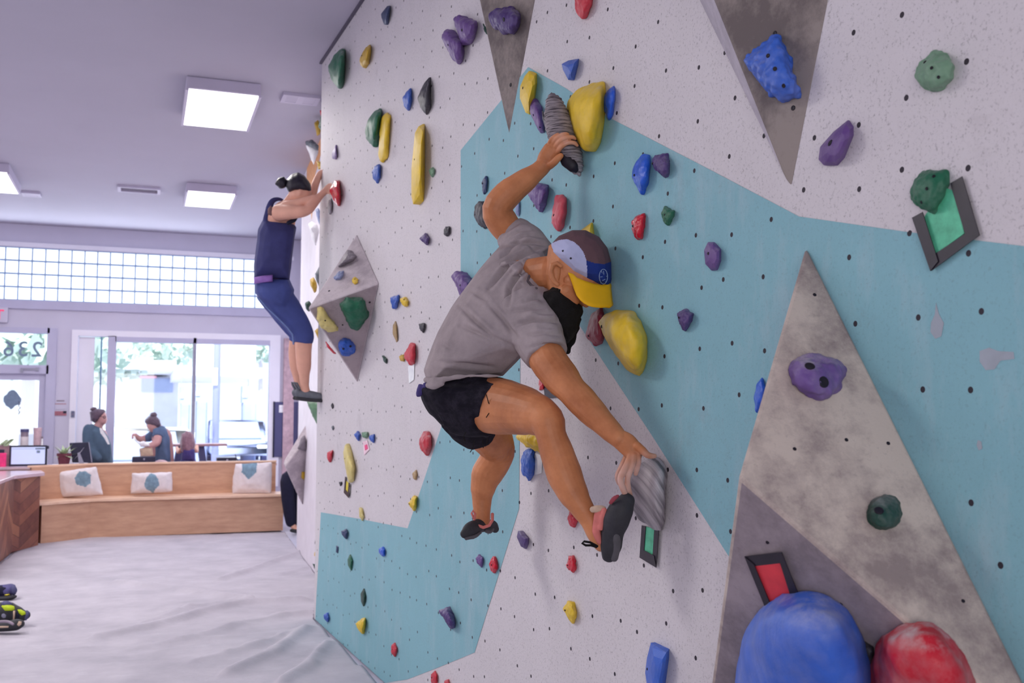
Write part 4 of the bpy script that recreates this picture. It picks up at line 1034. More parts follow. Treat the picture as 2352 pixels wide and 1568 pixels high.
hold('glossy red pointed hold under the glossy blue teardrop', 'redshiny', 'red', [(1480, 490), (1480, 517), (1472, 548), (1463, 551), (1451, 528), (1450, 510), (1460, 497)], [(1454, 519, 3)], rough=.01)
hold('small green pointed hold on the teal band', 'green', 'green', [(1519, 489), (1527, 475), (1548, 484), (1546, 496), (1534, 516), (1526, 513)], [(1527, 493, 2.5)])
hold('purple triangular hold under the man\'s raised forearm', 'purple', 'purple', [(1229, 421), (1257, 426), (1258, 435), (1250, 469), (1238, 486), (1231, 476), (1212, 445)], rough=.006)
hold('long dusty red hold above the man\'s cap', 'pinkred', 'red', [(1276, 450), (1291, 447), (1300, 455), (1299, 490), (1291, 521), (1281, 530), (1265, 511), (1267, 490)], [(1272, 494, 3)])
hold('yellow hold peeping out behind the man\'s cap', 'yellow', 'yellow', [(1358, 511), (1364, 540), (1362, 565), (1345, 560), (1325, 535)], style='facet')
hold('purple hold behind the man\'s back with a bolt', 'purple', 'purple', [(1045, 624), (1060, 626), (1082, 645), (1086, 680), (1070, 690), (1056, 676), (1045, 650), (1037, 635)], [(1057, 655, 2.5)])
hold('dark red lump hold joined to the large yellow one below the visor', 'maroon', 'red', [(1379, 708), (1386, 720), (1386, 771), (1379, 788), (1365, 793), (1345, 771), (1350, 747), (1359, 720)], [(1352, 771, 2.5)])
hold('large yellow drooping hold just below the cap visor', 'yellow', 'yellow', [(1413, 715), (1444, 716), (1464, 737), (1479, 771), (1482, 795), (1479, 829), (1471, 853), (1460, 860), (1437, 844), (1405, 802), (1386, 771), (1376, 742), (1388, 722)], [(1382, 750, 4)], k=.6, rough=.006)
hold('purple oval hold with a pocket, on its own in the middle of the teal', 'purple', 'purple', [(1617, 575), (1626, 556), (1638, 556), (1655, 572), (1655, 599), (1645, 620), (1634, 621), (1620, 606)], [(1627, 582, 3.5)], style='facet')
hold('purple skull-shaped hold below the oval one on the teal', 'violet', 'purple', [(1555, 720), (1572, 709), (1591, 720), (1588, 737), (1572, 760), (1564, 754)], [(1560, 729, 2.5)], rough=.02)
hold('blue hold almost hidden behind the edge of the biggest volume', 'blueshiny', 'blue', [(1749, 868), (1760, 890), (1756, 930), (1736, 946), (1731, 915), (1738, 884)])
# --- upper right panel and volumes
hold('blue and white bumpy pillow-shaped hold on the broad dark volume', 'bluechalk', 'blue', [(1707, 139), (1745, 110), (1783, 84), (1796, 109), (1812, 147), (1831, 206), (1829, 219), (1800, 234), (1783, 227), (1741, 185)], [(1764, 128, 5), (1780, 158, 5), (1800, 197, 5)], plane=PL_V2, k=.5, rough=.008, bumpy=.016, **fr)
hold('round sage green hold with three bolts, highest on the grainy panel', 'sage', 'green', [(2146, 120), (2172, 124), (2189, 148), (2186, 180), (2165, 203), (2138, 208), (2112, 198), (2103, 172), (2116, 140)], [(2125, 143, 4), (2140, 156, 4), (2156, 177, 4)], rough=.006, k=.45)
hold('purple elongated hold with a big bolt right of the broad dark volume', 'purple', 'purple', [(1947, 276), (1958, 290), (1958, 311), (1935, 362), (1918, 379), (1892, 379), (1880, 366), (1884, 337), (1914, 303)], [(1907, 328, 8)], style='facet', k=.5)
hold('green chalky hold above the black-framed green card', 'green', 'green', [(2118, 393), (2145, 396), (2172, 393), (2176, 421), (2166, 454), (2145, 488), (2120, 480), (2092, 459), (2090, 442), (2103, 412)], [(2145, 405, 4), (2129, 433, 4), (2117, 464, 4)], rough=.006, k=.4)
hold('purple two-pocket hold on the biggest volume', 'purplechalk', 'purple', [(1812, 853), (1823, 824), (1851, 812), (1887, 812), (1923, 824), (1941, 842), (1942, 860), (1930, 889), (1905, 912), (1880, 915), (1851, 903), (1823, 878)], [(1860, 841, 12), (1891, 877, 14)], plane=PL_V3U, k=.45, **fr)
hold('round dark green knob hold on the biggest volume', 'dkgreen', 'green', [(2033 + 39 * math.cos(a * .5236), 1175 + 40 * math.sin(a * .5236)) for a in range(12)], [(2019, 1172, 11)], plane=PL_V3U, k=.5, rough=.004, **fr)
hold('giant blue dome hold at the bottom of the picture', 'bluechalk', 'blue', [(1845, 1371), (1890, 1378), (1940, 1415), (1975, 1475), (1995, 1540), (2002, 1610), (1985, 1690), (1930, 1730), (1780, 1735), (1705, 1690), (1690, 1600), (1693, 1540), (1705, 1470), (1740, 1410), (1790, 1378)], plane=PL_V3L, k=.5, rough=.006, **fr)
hold('giant chalked red hold beside the giant blue dome', 'redchalk', 'red', [(2060, 1448), (2110, 1438), (2150, 1450), (2185, 1480), (2215, 1520), (2240, 1570), (2250, 1630), (2240, 1700), (2150, 1740), (2050, 1730), (2004, 1680), (2000, 1600), (2005, 1530), (2017, 1480), (2032, 1460)], plane=PL_V3L, k=.5, rough=.01, **fr)
hold('black hold wedged between the giant blue and red holds', 'black', 'black', [(1968, 1478), (1985, 1477), (2004, 1488), (2012, 1530), (2010, 1580), (1985, 1590), (1970, 1540)], plane=PL_V3L, k=.6, **fr)
# --- around the man's legs
hold('grey striped fan hold gripped by the man\'s lower hand', 'fan', 'grey', [(1481, 1056), (1498, 1049), (1512, 1056), (1526, 1076), (1528, 1124), (1524, 1193), (1516, 1219), (1498, 1214), (1467, 1190), (1450, 1159), (1440, 1107), (1454, 1080)], k=.62, rough=.008)
hold('bright red hold partly hidden by the man\'s stepping shin', 'red', 'red', [(1308, 1172), (1320, 1182), (1326, 1197), (1318, 1211), (1309, 1207), (1304, 1190)])
hold('bright red hold with a white mark glimpsed above the man\'s bent knee', 'redshiny', 'red', [(1237, 872), (1246, 868), (1250, 880), (1248, 894), (1238, 896)])
hold('broad yellow hold showing under the man\'s bent thigh', 'yellow', 'yellow', [(1183, 1003), (1210, 985), (1245, 985), (1254, 1010), (1252, 1040), (1232, 1036), (1206, 1022)])
hold('rough blue oval hold between the man\'s legs', 'blue', 'blue', [(1195, 1056), (1206, 1033), (1223, 1031), (1226, 1056), (1223, 1090), (1214, 1101), (1200, 1087)], rough=.008, bumpy=.010)
hold('dark purple diamond hold below the man\'s bent knee', 'violet', 'purple', [(1190, 1219), (1195, 1219), (1214, 1235), (1213, 1248), (1206, 1260), (1196, 1254), (1187, 1233)], style='facet')
hold('small purple hold paired with a shiny red one under the dangling foot', 'purple', 'purple', [(1092, 1282), (1098, 1273), (1109, 1280), (1109, 1293), (1105, 1302), (1096, 1293)], rough=.02)
hold('small shiny red hold beside the small purple one, on the teal edge', 'redshiny', 'red', [(1132, 1277), (1136, 1278), (1143, 1298), (1140, 1310), (1134, 1315), (1126, 1310), (1124, 1298), (1128, 1285)], [(1129, 1297, 2)])
hold('shiny red oval hold alone below the man\'s stepping shin', 'redshiny', 'red', [(1306, 1277), (1316, 1277), (1321, 1289), (1322, 1306), (1315, 1314), (1305, 1308), (1301, 1296)], [(1304, 1298, 1.8)])
hold('yellow hold with a dark worn top near the bottom of the white wedge', 'yellow', 'yellow', [(1294, 1397), (1305, 1380), (1315, 1383), (1323, 1407), (1321, 1420), (1315, 1432), (1303, 1420)], [(1298, 1401, 2.2)])
hold('blue block hold cut by the bottom of the picture on the white wedge', 'bluechalk', 'blue', [(1495, 1476), (1535, 1490), (1534, 1511), (1523, 1568), (1518, 1600), (1490, 1600), (1482, 1545), (1486, 1511)], [(1487, 1536, 3)], style='facet')
# --- lower teal area
hold('purple shoe-shaped hold on the lower teal area', 'violet', 'purple', [(1007, 1402), (1026, 1394), (1036, 1410), (1045, 1431), (1041, 1441), (1035, 1444), (1024, 1430), (1013, 1410)])
hold('bright yellow hold lowest on the lower teal area', 'yellow', 'yellow', [(817, 1432), (831, 1420), (839, 1419), (838, 1436), (832, 1455), (823, 1446)])
hold('small red hold near the foot of the lower teal area', 'red', 'red', [(898, 1483), (905, 1476), (912, 1489), (911, 1498), (906, 1507), (898, 1498)], [(901, 1491, 1.5)])
hold('red hold on the white strip by the bottom picture edge', 'redshiny', 'red', [(990, 1548), (998, 1540), (1004, 1549), (1004, 1566), (998, 1575), (990, 1566)], [(992, 1556, 1.6)])
hold('red hold mostly below the picture edge next to the shiny red one', 'red', 'red', [(1020, 1564), (1028, 1560), (1034, 1570), (1030, 1586), (1021, 1582)])
hold('small blue hold lowest of all, beside the mat corner', 'blue', 'blue', [(743, 1412), (751, 1406), (756, 1418), (752, 1428), (744, 1420)])
hold('dark green notched hold, lower of two alike on the teal', 'dkgreen', 'green', [(835, 1351), (840, 1368), (838, 1384), (834, 1392), (829, 1381), (828, 1363)], style='facet')
hold('dark green notched hold with a pale waist, upper of two alike on the teal', 'green', 'green', [(803, 1273), (810, 1287), (806, 1310), (799, 1298), (798, 1285)], style='facet')
hold('tiny navy sliver hold on the lower teal area', 'navy', 'blue', [(772, 1253), (777, 1254), (776, 1270), (772, 1268)])
hold('small slate-blue hold topmost in the lower teal corner', 'navy', 'blue', [(784, 1220), (794, 1215), (799, 1222), (794, 1237), (786, 1229)])
hold('small glossy blue hold in the middle of the lower teal area', 'blueshiny', 'blue', [(869, 1261), (877, 1255), (884, 1261), (883, 1275), (879, 1278), (871, 1269)])
hold('yellow hold on the edge between white panel and teal stripe', 'yellow', 'yellow', [(936, 1155), (950, 1138), (957, 1140), (954, 1168), (949, 1172)], [(940, 1157, 2)])
hold('cream and yellow sliver hold on the top edge of the lower teal area', 'cream', 'yellow', [(824, 1165), (830, 1167), (836, 1188), (831, 1195), (825, 1186)])
# --- middle of the white panel
hold('small beige ring hold near the teal stripe', 'tan', 'yellow', [(947, 1086), (955, 1079), (958, 1091), (954, 1102), (948, 1099)])
hold('red oval hold with a white chalk patch left of the man\'s shorts', 'redchalk', 'red', [(964, 1007), (972, 992), (982, 990), (990, 1002), (990, 1028), (979, 1045), (967, 1033), (963, 1017)])
hold('small blue hold, left of the pale green one in the row of three', 'blue', 'blue', [(813, 998), (821, 990), (827, 997), (822, 1012)])
hold('small pale green hold in the middle of the row of three', 'sage', 'green', [(831, 993), (844, 992), (845, 1002), (839, 1006), (831, 1002)])
hold('small blue hold above the pink card, ending the row of three', 'blue', 'blue', [(848, 1001), (859, 997), (860, 1010), (857, 1017), (849, 1010)])
hold('small red drop hold nearest the wall corner', 'red', 'red', [(751, 1039), (764, 1034), (762, 1050), (756, 1061), (751, 1050)])
hold('long yellow horn hold with a cream tip above a yellow card', 'cream', 'yellow', [(793, 1020), (799, 1043), (815, 1073), (810, 1104), (801, 1107), (794, 1084), (789, 1043)], [(792, 1053, 1.5)])
hold('tiny dark chip beside the yellow card', 'black', 'black', [(778, 1107), (785, 1106), (784, 1112), (781, 1116)])
hold('tiny dark chip under the climbing woman\'s foot', 'black', 'black', [(760, 930), (763, 925), (766, 933), (763, 939)])
hold('tiny slate chip above the small red drop hold', 'slate', 'black', [(761, 980), (764, 977), (767, 982), (764, 988)])
hold('blue heart-shaped hold paired with a yellow one', 'blue', 'blue', [(896, 683), (915, 678), (916, 688), (907, 708), (901, 708)])
hold('small yellow hold paired with the blue heart-shaped one', 'yellow', 'yellow', [(919, 686), (929, 682), (937, 691), (936, 702), (929, 704), (920, 693)], [(928, 688, 1.5)])
hold('slim tan crescent hold below the blue heart-shaped one', 'tan', 'yellow', [(907, 737), (911, 750), (913, 783), (909, 785), (902, 765), (902, 747)])
hold('small charcoal hold right of the tan crescent', 'black', 'black', [(962, 744), (976, 742), (976, 752), (971, 764), (963, 755)])
hold('red boot-shaped hold behind the man\'s lower back', 'red', 'red', [(943, 787), (952, 790), (953, 821), (951, 834), (942, 838), (930, 824), (928, 811), (937, 803)])
hold('tiny yellow hold touching the red boot-shaped one', 'gold', 'yellow', [(916, 818), (925, 814), (929, 822), (927, 830), (919, 827)])
hold('tiny green chip left of the red boot-shaped hold', 'dkgreen', 'green', [(877, 816), (888, 823), (887, 835), (881, 829)])
# --- on the diamond volume
hold('grey wedge hold at the top of the diamond volume', 'grey', 'grey', [(777, 611), (797, 576), (806, 575), (818, 588), (812, 596), (790, 606)], plane=PL_D_UP, k=.4, **fr)
hold('pale blue hold on the upper face of the diamond volume', 'palblue', 'blue', [(766, 637), (778, 624), (789, 622), (788, 633), (781, 641), (770, 641)], plane=PL_D_UP, k=.5, **fr)
hold('small yellow ring hold on the upper face of the diamond volume', 'yellow', 'yellow', [(809, 640), (816, 636), (823, 641), (822, 649), (814, 652), (809, 647)], [(815, 641, 1.5)], plane=PL_D_UP, k=.5, **fr)
hold('large green leafy hold in the centre of the diamond volume', 'green', 'green', [(781, 698), (796, 684), (832, 684), (846, 720), (844, 732), (821, 760), (806, 752), (783, 712)], plane=PL_D_LO, k=.45, rough=.025, **fr)
hold('pale yellow wing hold on the lower face of the diamond volume', 'cream', 'yellow', [(729, 708), (738, 706), (755, 732), (777, 752), (776, 760), (750, 762), (736, 748), (729, 730)], [(747, 736, 2)], plane=PL_D_LO, k=.45, **fr)
hold('blue oval two-pocket hold near the lower point of the diamond volume', 'blue', 'blue', [(778, 786), (790, 777), (806, 782), (817, 795), (815, 810), (802, 818), (786, 816), (779, 803)], [(788, 801, 3), (805, 795, 3)], plane=PL_D_LO, k=.5, **fr)
hold('red sliver hold on the hidden edge of the diamond volume', 'red', 'red', [(748, 784), (756, 792), (772, 812), (766, 812), (752, 797)], dep=6.9, thick=.03)
# --- holds in profile beyond the wall corner
def far(label, col, grp, poly, d, **kw): return hold(label, col, grp, poly, dep=d, **kw)
far('purple knob in profile, highest beyond the wall corner', 'violet', 'purple', [(737, 226), (747, 223), (752, 246), (745, 245), (738, 236)], 8.6)
far('small red knob in profile above the green one by the orange paint', 'red', 'red', [(735, 254), (748, 252), (748, 268), (736, 265)], 8.6)
far('green knob in profile against the orange paint', 'dkgreen', 'green', [(738, 262), (750, 258), (750, 311), (744, 310), (731, 290)], 8.5)
far('yellow hold on the orange paint beyond the corner', 'gold', 'yellow', [(722, 282), (731, 274), (738, 290), (735, 308), (728, 312)], 9.3)
far('white wedge block with a dark top on the orange paint', 'white', 'grey', [(702, 332), (716, 330), (731, 340), (729, 352), (721, 379), (713, 362)], 9.6)
far('dark cap block on top of the white wedge by the orange paint', 'slate', 'black', [(703, 324), (716, 321), (731, 333), (731, 345), (716, 336), (703, 333)], 9.5)
far('yellow slab hold above the climbing woman\'s far hand', 'gold', 'yellow', [(728, 371), (750, 373), (750, 390), (731, 388)], 8.0)
far('dark red hold under the climbing woman\'s far hand', 'maroon', 'red', [(737, 402), (750, 388), (752, 412), (748, 421), (740, 412)], 7.9)
hold('bright red hold gripped by the climbing woman\'s near hand', 'redshiny', 'red', [(757, 438), (768, 415), (775, 414), (778, 436), (782, 452), (775, 473), (765, 460)], k=.7)
hold('grey-purple chip below the climbing woman\'s near hand', 'grey', 'grey', [(755, 460), (760, 456), (763, 470), (761, 488), (756, 492), (752, 478)])
far('long dark green hold in profile below the woman\'s hands', 'dkgreen', 'green', [(738, 450), (750, 445), (751, 480), (750, 510), (743, 500), (737, 470)], 8.1)
far('glossy white and blue panel hold in profile at the woman\'s chest', 'palblue', 'blue', [(724, 482), (732, 478), (751, 516), (752, 534), (744, 536), (732, 510)], 8.3)
far('white and grey hanging block seen past the woman\'s chest', 'white', 'grey', [(708, 516), (716, 508), (729, 514), (733, 530), (725, 566), (717, 545)], 8.9)
far('large crimson hold in profile beside the woman\'s waist', 'red', 'red', [(735, 560), (744, 542), (757, 528), (758, 608), (748, 606), (737, 590)], 8.0, thick=.09)
far('big dark grey hold in profile under the crimson one', 'slate', 'black', [(723, 628), (735, 610), (754, 606), (756, 625), (744, 650), (734, 662), (726, 645)], 8.0, thick=.09)
far('yellow knob in profile next to the big dark grey hold', 'gold', 'yellow', [(712, 642), (720, 637), (728, 650), (727, 668), (722, 672), (714, 658)], 8.3)
far('dark green knob just behind the point of the diamond volume', 'dkgreen', 'green', [(701, 695), (710, 690), (716, 700), (710, 716), (702, 708)], 8.3)
far('small yellow hold under the point of the diamond volume', 'gold', 'yellow', [(723, 760), (731, 754), (741, 772), (738, 780), (731, 778)], 8.3)
far('small black triangle hold above the long slate hold', 'black', 'black', [(731, 804), (744, 802), (744, 818), (741, 818)], 7.9)
far('long slate-blue hold that the climbing woman stands on', 'slate', 'blue', [(746, 808), (754, 812), (753, 850), (750, 900), (741, 900), (736, 880), (738, 860), (744, 838)], 7.75)
far('green and white hold hanging below the climbing woman\'s shoe', 'sage', 'green', [(705, 921), (736, 922), (738, 950), (735, 972), (730, 976), (718, 955)], 8.2)
far('small red tip in profile below the climbing woman\'s toes', 'red', 'red', [(738, 940), (746, 942), (747, 958), (742, 956)], 7.9)
far('round yellow hold on the far wall above the mat edge', 'yellow', 'yellow', [(701, 1200), (708, 1196), (717, 1198), (717, 1214), (708, 1217), (701, 1212)], 10.7)
far('dark half-round hold at the wall corner above the yellow one', 'black', 'black', [(724, 1240), (731, 1231), (738, 1232), (737, 1256), (730, 1255), (723, 1248)], 9.2)
far('yellow half-round hold at the wall corner, lowest yellow beyond it', 'yellow', 'yellow', [(722, 1268), (731, 1260), (737, 1262), (736, 1284), (727, 1281), (722, 1275)], 9.2)
far('dark green hold at the wall corner just above the mat', 'dkgreen', 'green', [(718, 1294), (727, 1296), (731, 1312), (725, 1312)], 9.4)
far('blue and yellow hold where the far volume meets the wall', 'blueshiny', 'blue', [(719, 1086), (726, 1075), (733, 1090), (727, 1115), (721, 1103)], 10.3)
def onfar(label, col, grp, poly):
    cx = sum(p[0] for p in poly) / len(poly); cy = sum(p[1] for p in poly) / len(poly)
    loc, nor, i, d = ftree.ray_cast(C, ray(cx, cy).normalized())
    hold(label, col, grp, poly, plane=(loc, nor if nor.dot(loc - C) < 0 else -nor), k=.4, lift=.1)
onfar('grey hold on the far pale volume', 'grey', 'grey', [(685, 1030), (692, 1006), (700, 1000), (705, 1018), (707, 1033), (700, 1036)])
onfar('small ochre hold on the far pale volume', 'gold', 'yellow', [(693, 1084), (703, 1083), (703, 1094), (698, 1102), (693, 1097)])

# ridged grey horn the man hangs from: a bent hollow-looking tapered tube bolted to the wall
bm = bmesh.new()
ZH = 3.60
stn = [(1267, 218, 7, ZH + .05), (1273, 240, 21, ZH + .03), (1279, 268, 30, ZH + .01), (1288, 300, 33, ZH), (1299, 330, 31, ZH - .01), (1311, 357, 27, ZH - .02), (1323, 382, 18, ZH - .03), (1331, 401, 6, ZH - .04)]
limb(bm, stn, ratio=1.15, n=28, sub=5)
me = fuse(bm, .006, 2)
ax = (P(1331, 401, ZH) - P(1267, 218, ZH)).normalized()
displace(me, lambda p: .0017 * math.sin((p.dot(ax)) * 430 + 3.5 * noise.noise(p * 12)) + .003 * noise.noise(p * 25))
horn = tag(obj('climbing_hold', me, M['h_ridged'], smooth=True), 'long ridged grey horn hold gripped by the man\'s raised hand', 'climbing hold', GROUPS['grey'])
bm = bmesh.new(); blob(bm, [(1245, 255), (1256, 262), (1270, 300), (1266, 322), (1254, 300), (1246, 272)], ZH + .06, .05); obj('dark_base', bm, M['h_black'], horn, True)
bm = bmesh.new(); limb(bm, [(1291, 356, 8, ZH - .050), (1302, 368, 16, ZH - .050), (1316, 383, 13, ZH - .056), (1324, 392, 6, ZH - .05)], ratio=.5, n=14); obj('hollow', bm, M['bolt'], horn, True)

# ------------------------------------------------------------------ cards and tape on the wall
def card(name, poly, mat, label, parts=(), plane=WA, off=.003, cat='route card'):
    A, n = plane; bm = bmesh.new(); prism(bm, [on(x, y, A + n * off, n) for x, y in poly], n * .002)
    o = tag(obj(name, bm, M[mat]), label, cat)
    for nm, q, mm, k in parts:
        bm = bmesh.new(); prism(bm, [on(x, y, A + n * (off + k), n) for x, y in q], n * .002); obj(nm, bm, M[mm], o)
    return o
card('route_card', [(2175, 432), (2196, 440), (2216, 536), (2150, 584), (2124, 500), (2128, 492)], 'card_green', 'crinkled green route card framed in black tape under the green chalky hold',
     [('tape_strip', [(2184, 421), (2211, 405), (2251, 540), (2219, 541)], 'tape', .0025), ('tape_strip', [(2251, 540), (2219, 537), (2150, 582), (2140, 622)], 'tape', .005), ('tape_strip', [(2096, 500), (2120, 487), (2156, 600), (2138, 622)], 'tape', .0075)])
card('route_card', [(1732, 1297), (1791, 1291), (1832, 1362), (1826, 1400), (1772, 1400)], 'card_red', 'red route card framed in black tape above the giant blue dome',
     [('tape_strip', [(1711, 1277), (1795, 1267), (1798, 1291), (1722, 1300)], 'tape', .0025), ('tape_strip', [(1711, 1277), (1733, 1296), (1778, 1405), (1760, 1398)], 'tape', .005), ('tape_strip', [(1786, 1270), (1796, 1267), (1834, 1362), (1818, 1372)], 'tape', .0075)], plane=PL_V3L)
card('route_card', [(1482, 1208), (1506, 1215), (1501, 1276), (1478, 1264)], 'card_green', 'green route card in black tape below the grey fan hold',
     [('tape_strip', [(1475, 1206), (1484, 1208), (1480, 1265), (1470, 1280)], 'tape', .0025), ('tape_strip', [(1504, 1212), (1514, 1214), (1508, 1303), (1499, 1290)], 'tape', .005), ('tape_strip', [(1470, 1280), (1478, 1262), (1503, 1276), (1508, 1303)], 'tape', .0075)])
card('route_card', [(795, 1103), (803, 1110), (800, 1132), (793, 1124)], 'card_yellow', 'small yellow route card with black edging under the yellow horn hold',
     [('tape_strip', [(793, 1094), (796, 1096), (794, 1124), (790, 1131)], 'tape', .0025), ('tape_strip', [(790, 1131), (794, 1124), (801, 1133), (801, 1143)], 'tape', .005), ('tape_strip', [(801, 1108), (804, 1109), (802, 1140), (799, 1136)], 'tape', .0075)])
card('route_card', [(834, 1014), (844, 1011), (849, 1032), (837, 1045)], 'card_pink', 'tiny pink route card under the row of three small holds', [('ink_mark', [(838, 1022), (843, 1020), (845, 1030), (839, 1034)], 'pink', .0025)])
card('route_card', [(938, 840), (952, 836), (951, 872), (940, 880)], 'card_white', 'shiny white route card under the red boot-shaped hold')
card('route_card', [(1230, 1040), (1246, 1046), (1244, 1086), (1230, 1090)], 'card_white', 'shiny white route card beside the rough blue oval hold')
card('route_card', [(1250, 888), (1288, 890), (1284, 912), (1252, 915)], 'tape', 'black route card glimpsed between the man\'s thigh and forearm')
# ------------------------------------------------------------------ people
def person(label, loc): return empty('person', loc, label, 'person')
def close_obj(name, bm, voxel, mat, par, smooth=4, disp=None):
    me = fuse(bm, voxel, smooth)
    if disp: displace(me, disp)
    return obj(name, me, mat, par, smooth=True)

# ---- the climbing man
man = person('bearded man in grey tee and black shorts climbing with arms spread', P(1050, 930, 3.45))
bm = bmesh.new()
# raised left arm
limb(bm, [(1212, 585, 38, 3.60), (1178, 542, 33, 3.60), (1153, 509, 36, 3.58), (1141, 480, 34, 3.56), (1165, 447, 33, 3.56), (1200, 419, 28, 3.57), (1236, 392, 20, 3.58), (1252, 376, 18.5, 3.58)], 1.0, 20)
# left hand: palm, fingers over the horn, thumb
ZT = 3.565
limb(bm, [(1246, 382, 18, 3.58), (1258, 363, 23, 3.57), (1270, 345, 23, ZT), (1276, 337, 17, ZT)], .62, 18)
for f in ([(1281, 349, 7.6, ZT - .014), (1290, 336, 7.2, ZT - .034), (1304, 328, 6.8, ZT - .042), (1318, 328, 6.2, ZT - .04), (1326, 334, 5, ZT - .03)],
          [(1274, 340, 7.6, ZT - .012), (1284, 326, 7.0, ZT - .036), (1299, 316, 6.6, ZT - .046), (1314, 315, 6.0, ZT - .04), (1321, 319, 4.8, ZT - .03)],
          [(1267, 335, 7.0, ZT - .008), (1275, 321, 6.6, ZT - .03), (1287, 311, 6.2, ZT - .04), (1299, 307, 5.4, ZT - .038), (1305, 309, 4.4, ZT - .03)],
          [(1260, 334, 6.4, ZT), (1264, 323, 6.0, ZT - .02), (1272, 314, 5.6, ZT - .03), (1282, 308, 4.8, ZT - .03)],
          [(1262, 380, 10, ZT), (1272, 373, 9.0, ZT - .022), (1281, 364, 8.4, ZT - .032), (1289, 357, 6.6, ZT - .034)]):
    limb(bm, [(x, y, r * (.80 if f[0][0] != 1262 else 1), z) for x, y, r, z in f], 1.0, 12)
# right arm
limb(bm, [(1218, 720, 38, 3.31), (1238, 775, 37, 3.25), (1256, 822, 43.5, 3.18), (1288, 866, 42, 3.12), (1314, 897, 35, 3.08), (1334, 918, 36, 3.06), (1357, 943, 34, 3.03), (1395, 981, 27, 2.99), (1424, 1010, 21.5, 2.96)], 1.0, 20)
ZR_ = 2.93
limb(bm, [(1420, 1006, 22, 2.96), (1438, 1018, 25, 2.95), (1452, 1033, 24, 2.94), (1460, 1046, 17, 2.94)], .6, 18)
for f in ([(1463, 1024, 11, ZR_), (1476, 1034, 9.5, ZR_ - .012), (1488, 1045, 8, ZR_ - .018), (1504, 1047, 5.8, ZR_ - .012)],
          [(1450, 1046, 10, ZR_), (1442, 1064, 8.6, ZR_ - .014), (1432, 1082, 8.2, ZR_ - .022), (1425, 1099, 7.8, ZR_ - .022), (1430, 1120, 7.6, ZR_ - .016), (1439, 1141, 6, ZR_)],
          [(1456, 1046, 9.5, ZR_ - .004), (1453, 1064, 8.2, ZR_ - .014), (1446, 1084, 7.6, ZR_ - .016), (1441, 1102, 7.2, ZR_ - .01), (1444, 1124, 6.6, ZR_ + .004), (1449, 1138, 5, ZR_ + .02)],
          [(1444, 1040, 9, ZR_ + .03), (1434, 1060, 7.6, ZR_ + .024), (1425, 1078, 7.2, ZR_ + .018), (1418, 1094, 6.8, ZR_ + .02), (1423, 1110, 6.4, ZR_ + .026)],
          [(1462, 1042, 9, ZR_ + .0), (1466, 1056, 7.6, ZR_ - .004), (1464, 1072, 6.8, ZR_ + .004), (1460, 1088, 5.6, ZR_ + .016)]):
    limb(bm, f, 1.0, 12)
# trunk under the shirt, neck
limb(bm, [(1040, 915, 44, 3.44), (1066, 840, 50, 3.42), (1110, 750, 60, 3.42), (1160, 680, 54, 3.42), (1200, 645, 46, 3.42)], .8, 24)
limb(bm, [(1196, 642, 46, 3.42), (1232, 632, 40, 3.38), (1268, 628, 42, 3.34)], .95, 20)
# head: skull, cheek, nose, lips side, ear
ZHd = 3.32
blob(bm, [(1262, 566), (1300, 540), (1355, 545), (1392, 590), (1394, 645), (1366, 682), (1340, 700), (1318, 716), (1288, 722), (1262, 690), (1252, 630)], ZHd, .085, .10)
limb(bm, [(1330, 672, 12, ZHd - .055), (1340, 690, 9, ZHd - .05), (1347, 701, 6.5, ZHd - .045)], .9, 12)                # nose
limb(bm, [(1300, 668, 20, ZHd - .075), (1318, 690, 16, ZHd - .07)], .8, 12)                                             # cheek
limb(bm, [(1305, 642, 12, ZHd - .082), (1326, 660, 9, ZHd - .075), (1338, 672, 6, ZHd - .06)], .7, 10)                  # brow
path_tube(bm, [P(x, y, ZHd - .106) for x, y in ((1289, 611), (1279, 604), (1269, 608), (1265, 622), (1268, 637), (1274, 648), (1281, 654))], [.007, .008, .0085, .0085, .008, .008, .007], 10)
blob(bm, [(1268, 611), (1280, 607), (1287, 616), (1286, 632), (1282, 648), (1275, 650), (1269, 634)], ZHd - .088, .008, .03)
blob(bm, [(1276, 648), (1284, 645), (1285, 656), (1278, 658)], ZHd - .094, .008)
# right leg
limb(bm, [(1066, 930, 54, 3.41), (1105, 930, 64, 3.35), (1150, 933, 65, 3.29), (1195, 941, 58, 3.21), (1230, 951, 49, 3.14), (1256, 966, 41, 3.09), (1266, 1000, 35, 3.07), (1280, 1042, 39, 3.06), (1296, 1088, 41, 3.04), (1314, 1128, 36, 3.02), (1336, 1165, 27.5, 3.0), (1355, 1195, 22.5, 2.99), (1370, 1222, 24, 2.98), (1384, 1250, 20, 2.97)], 1.0, 22)
# left leg
limb(bm, [(1066, 945, 48, 3.53), (1092, 970, 50, 3.62), (1128, 1004, 47, 3.74), (1143, 1032, 40, 3.80), (1136, 1060, 37, 3.82), (1119, 1088, 36.5, 3.83), (1110, 1118, 29.5, 3.83), (1107, 1148, 22.5, 3.83), (1107, 1178, 19.5, 3.82), (1106, 1202, 20, 3.82)], 1.0, 20)
body = close_obj('body', bm, .0023, M['skin_tan'], man, 3, None)
bo = Vector(body.location) + Vector(man.location)
ca = body.data.attributes.new('chalk', 'FLOAT', 'POINT'); vals = []
for v in body.data.vertices:                                    # chalk on the fingers that press the holds
    w_ = v.co + bo; x, y = topx(w_); c_ = 0.
    if 1400 < x < 1520 and 1000 < y < 1165: c_ = max(0, min(1, (y - 1036 + (x - 1450) * .25) / 42)) * (.75 + .5 * noise.noise(w_ * 40))
    if 1250 < x < 1340 and 295 < y < 350: c_ = max(0, min(.55, (x - 1272 + (345 - y) * .5) / 60)) * (.7 + .6 * noise.noise(w_ * 40))
    vals.append(max(0, min(.9, c_)))
ca.data.foreach_set('value', vals)
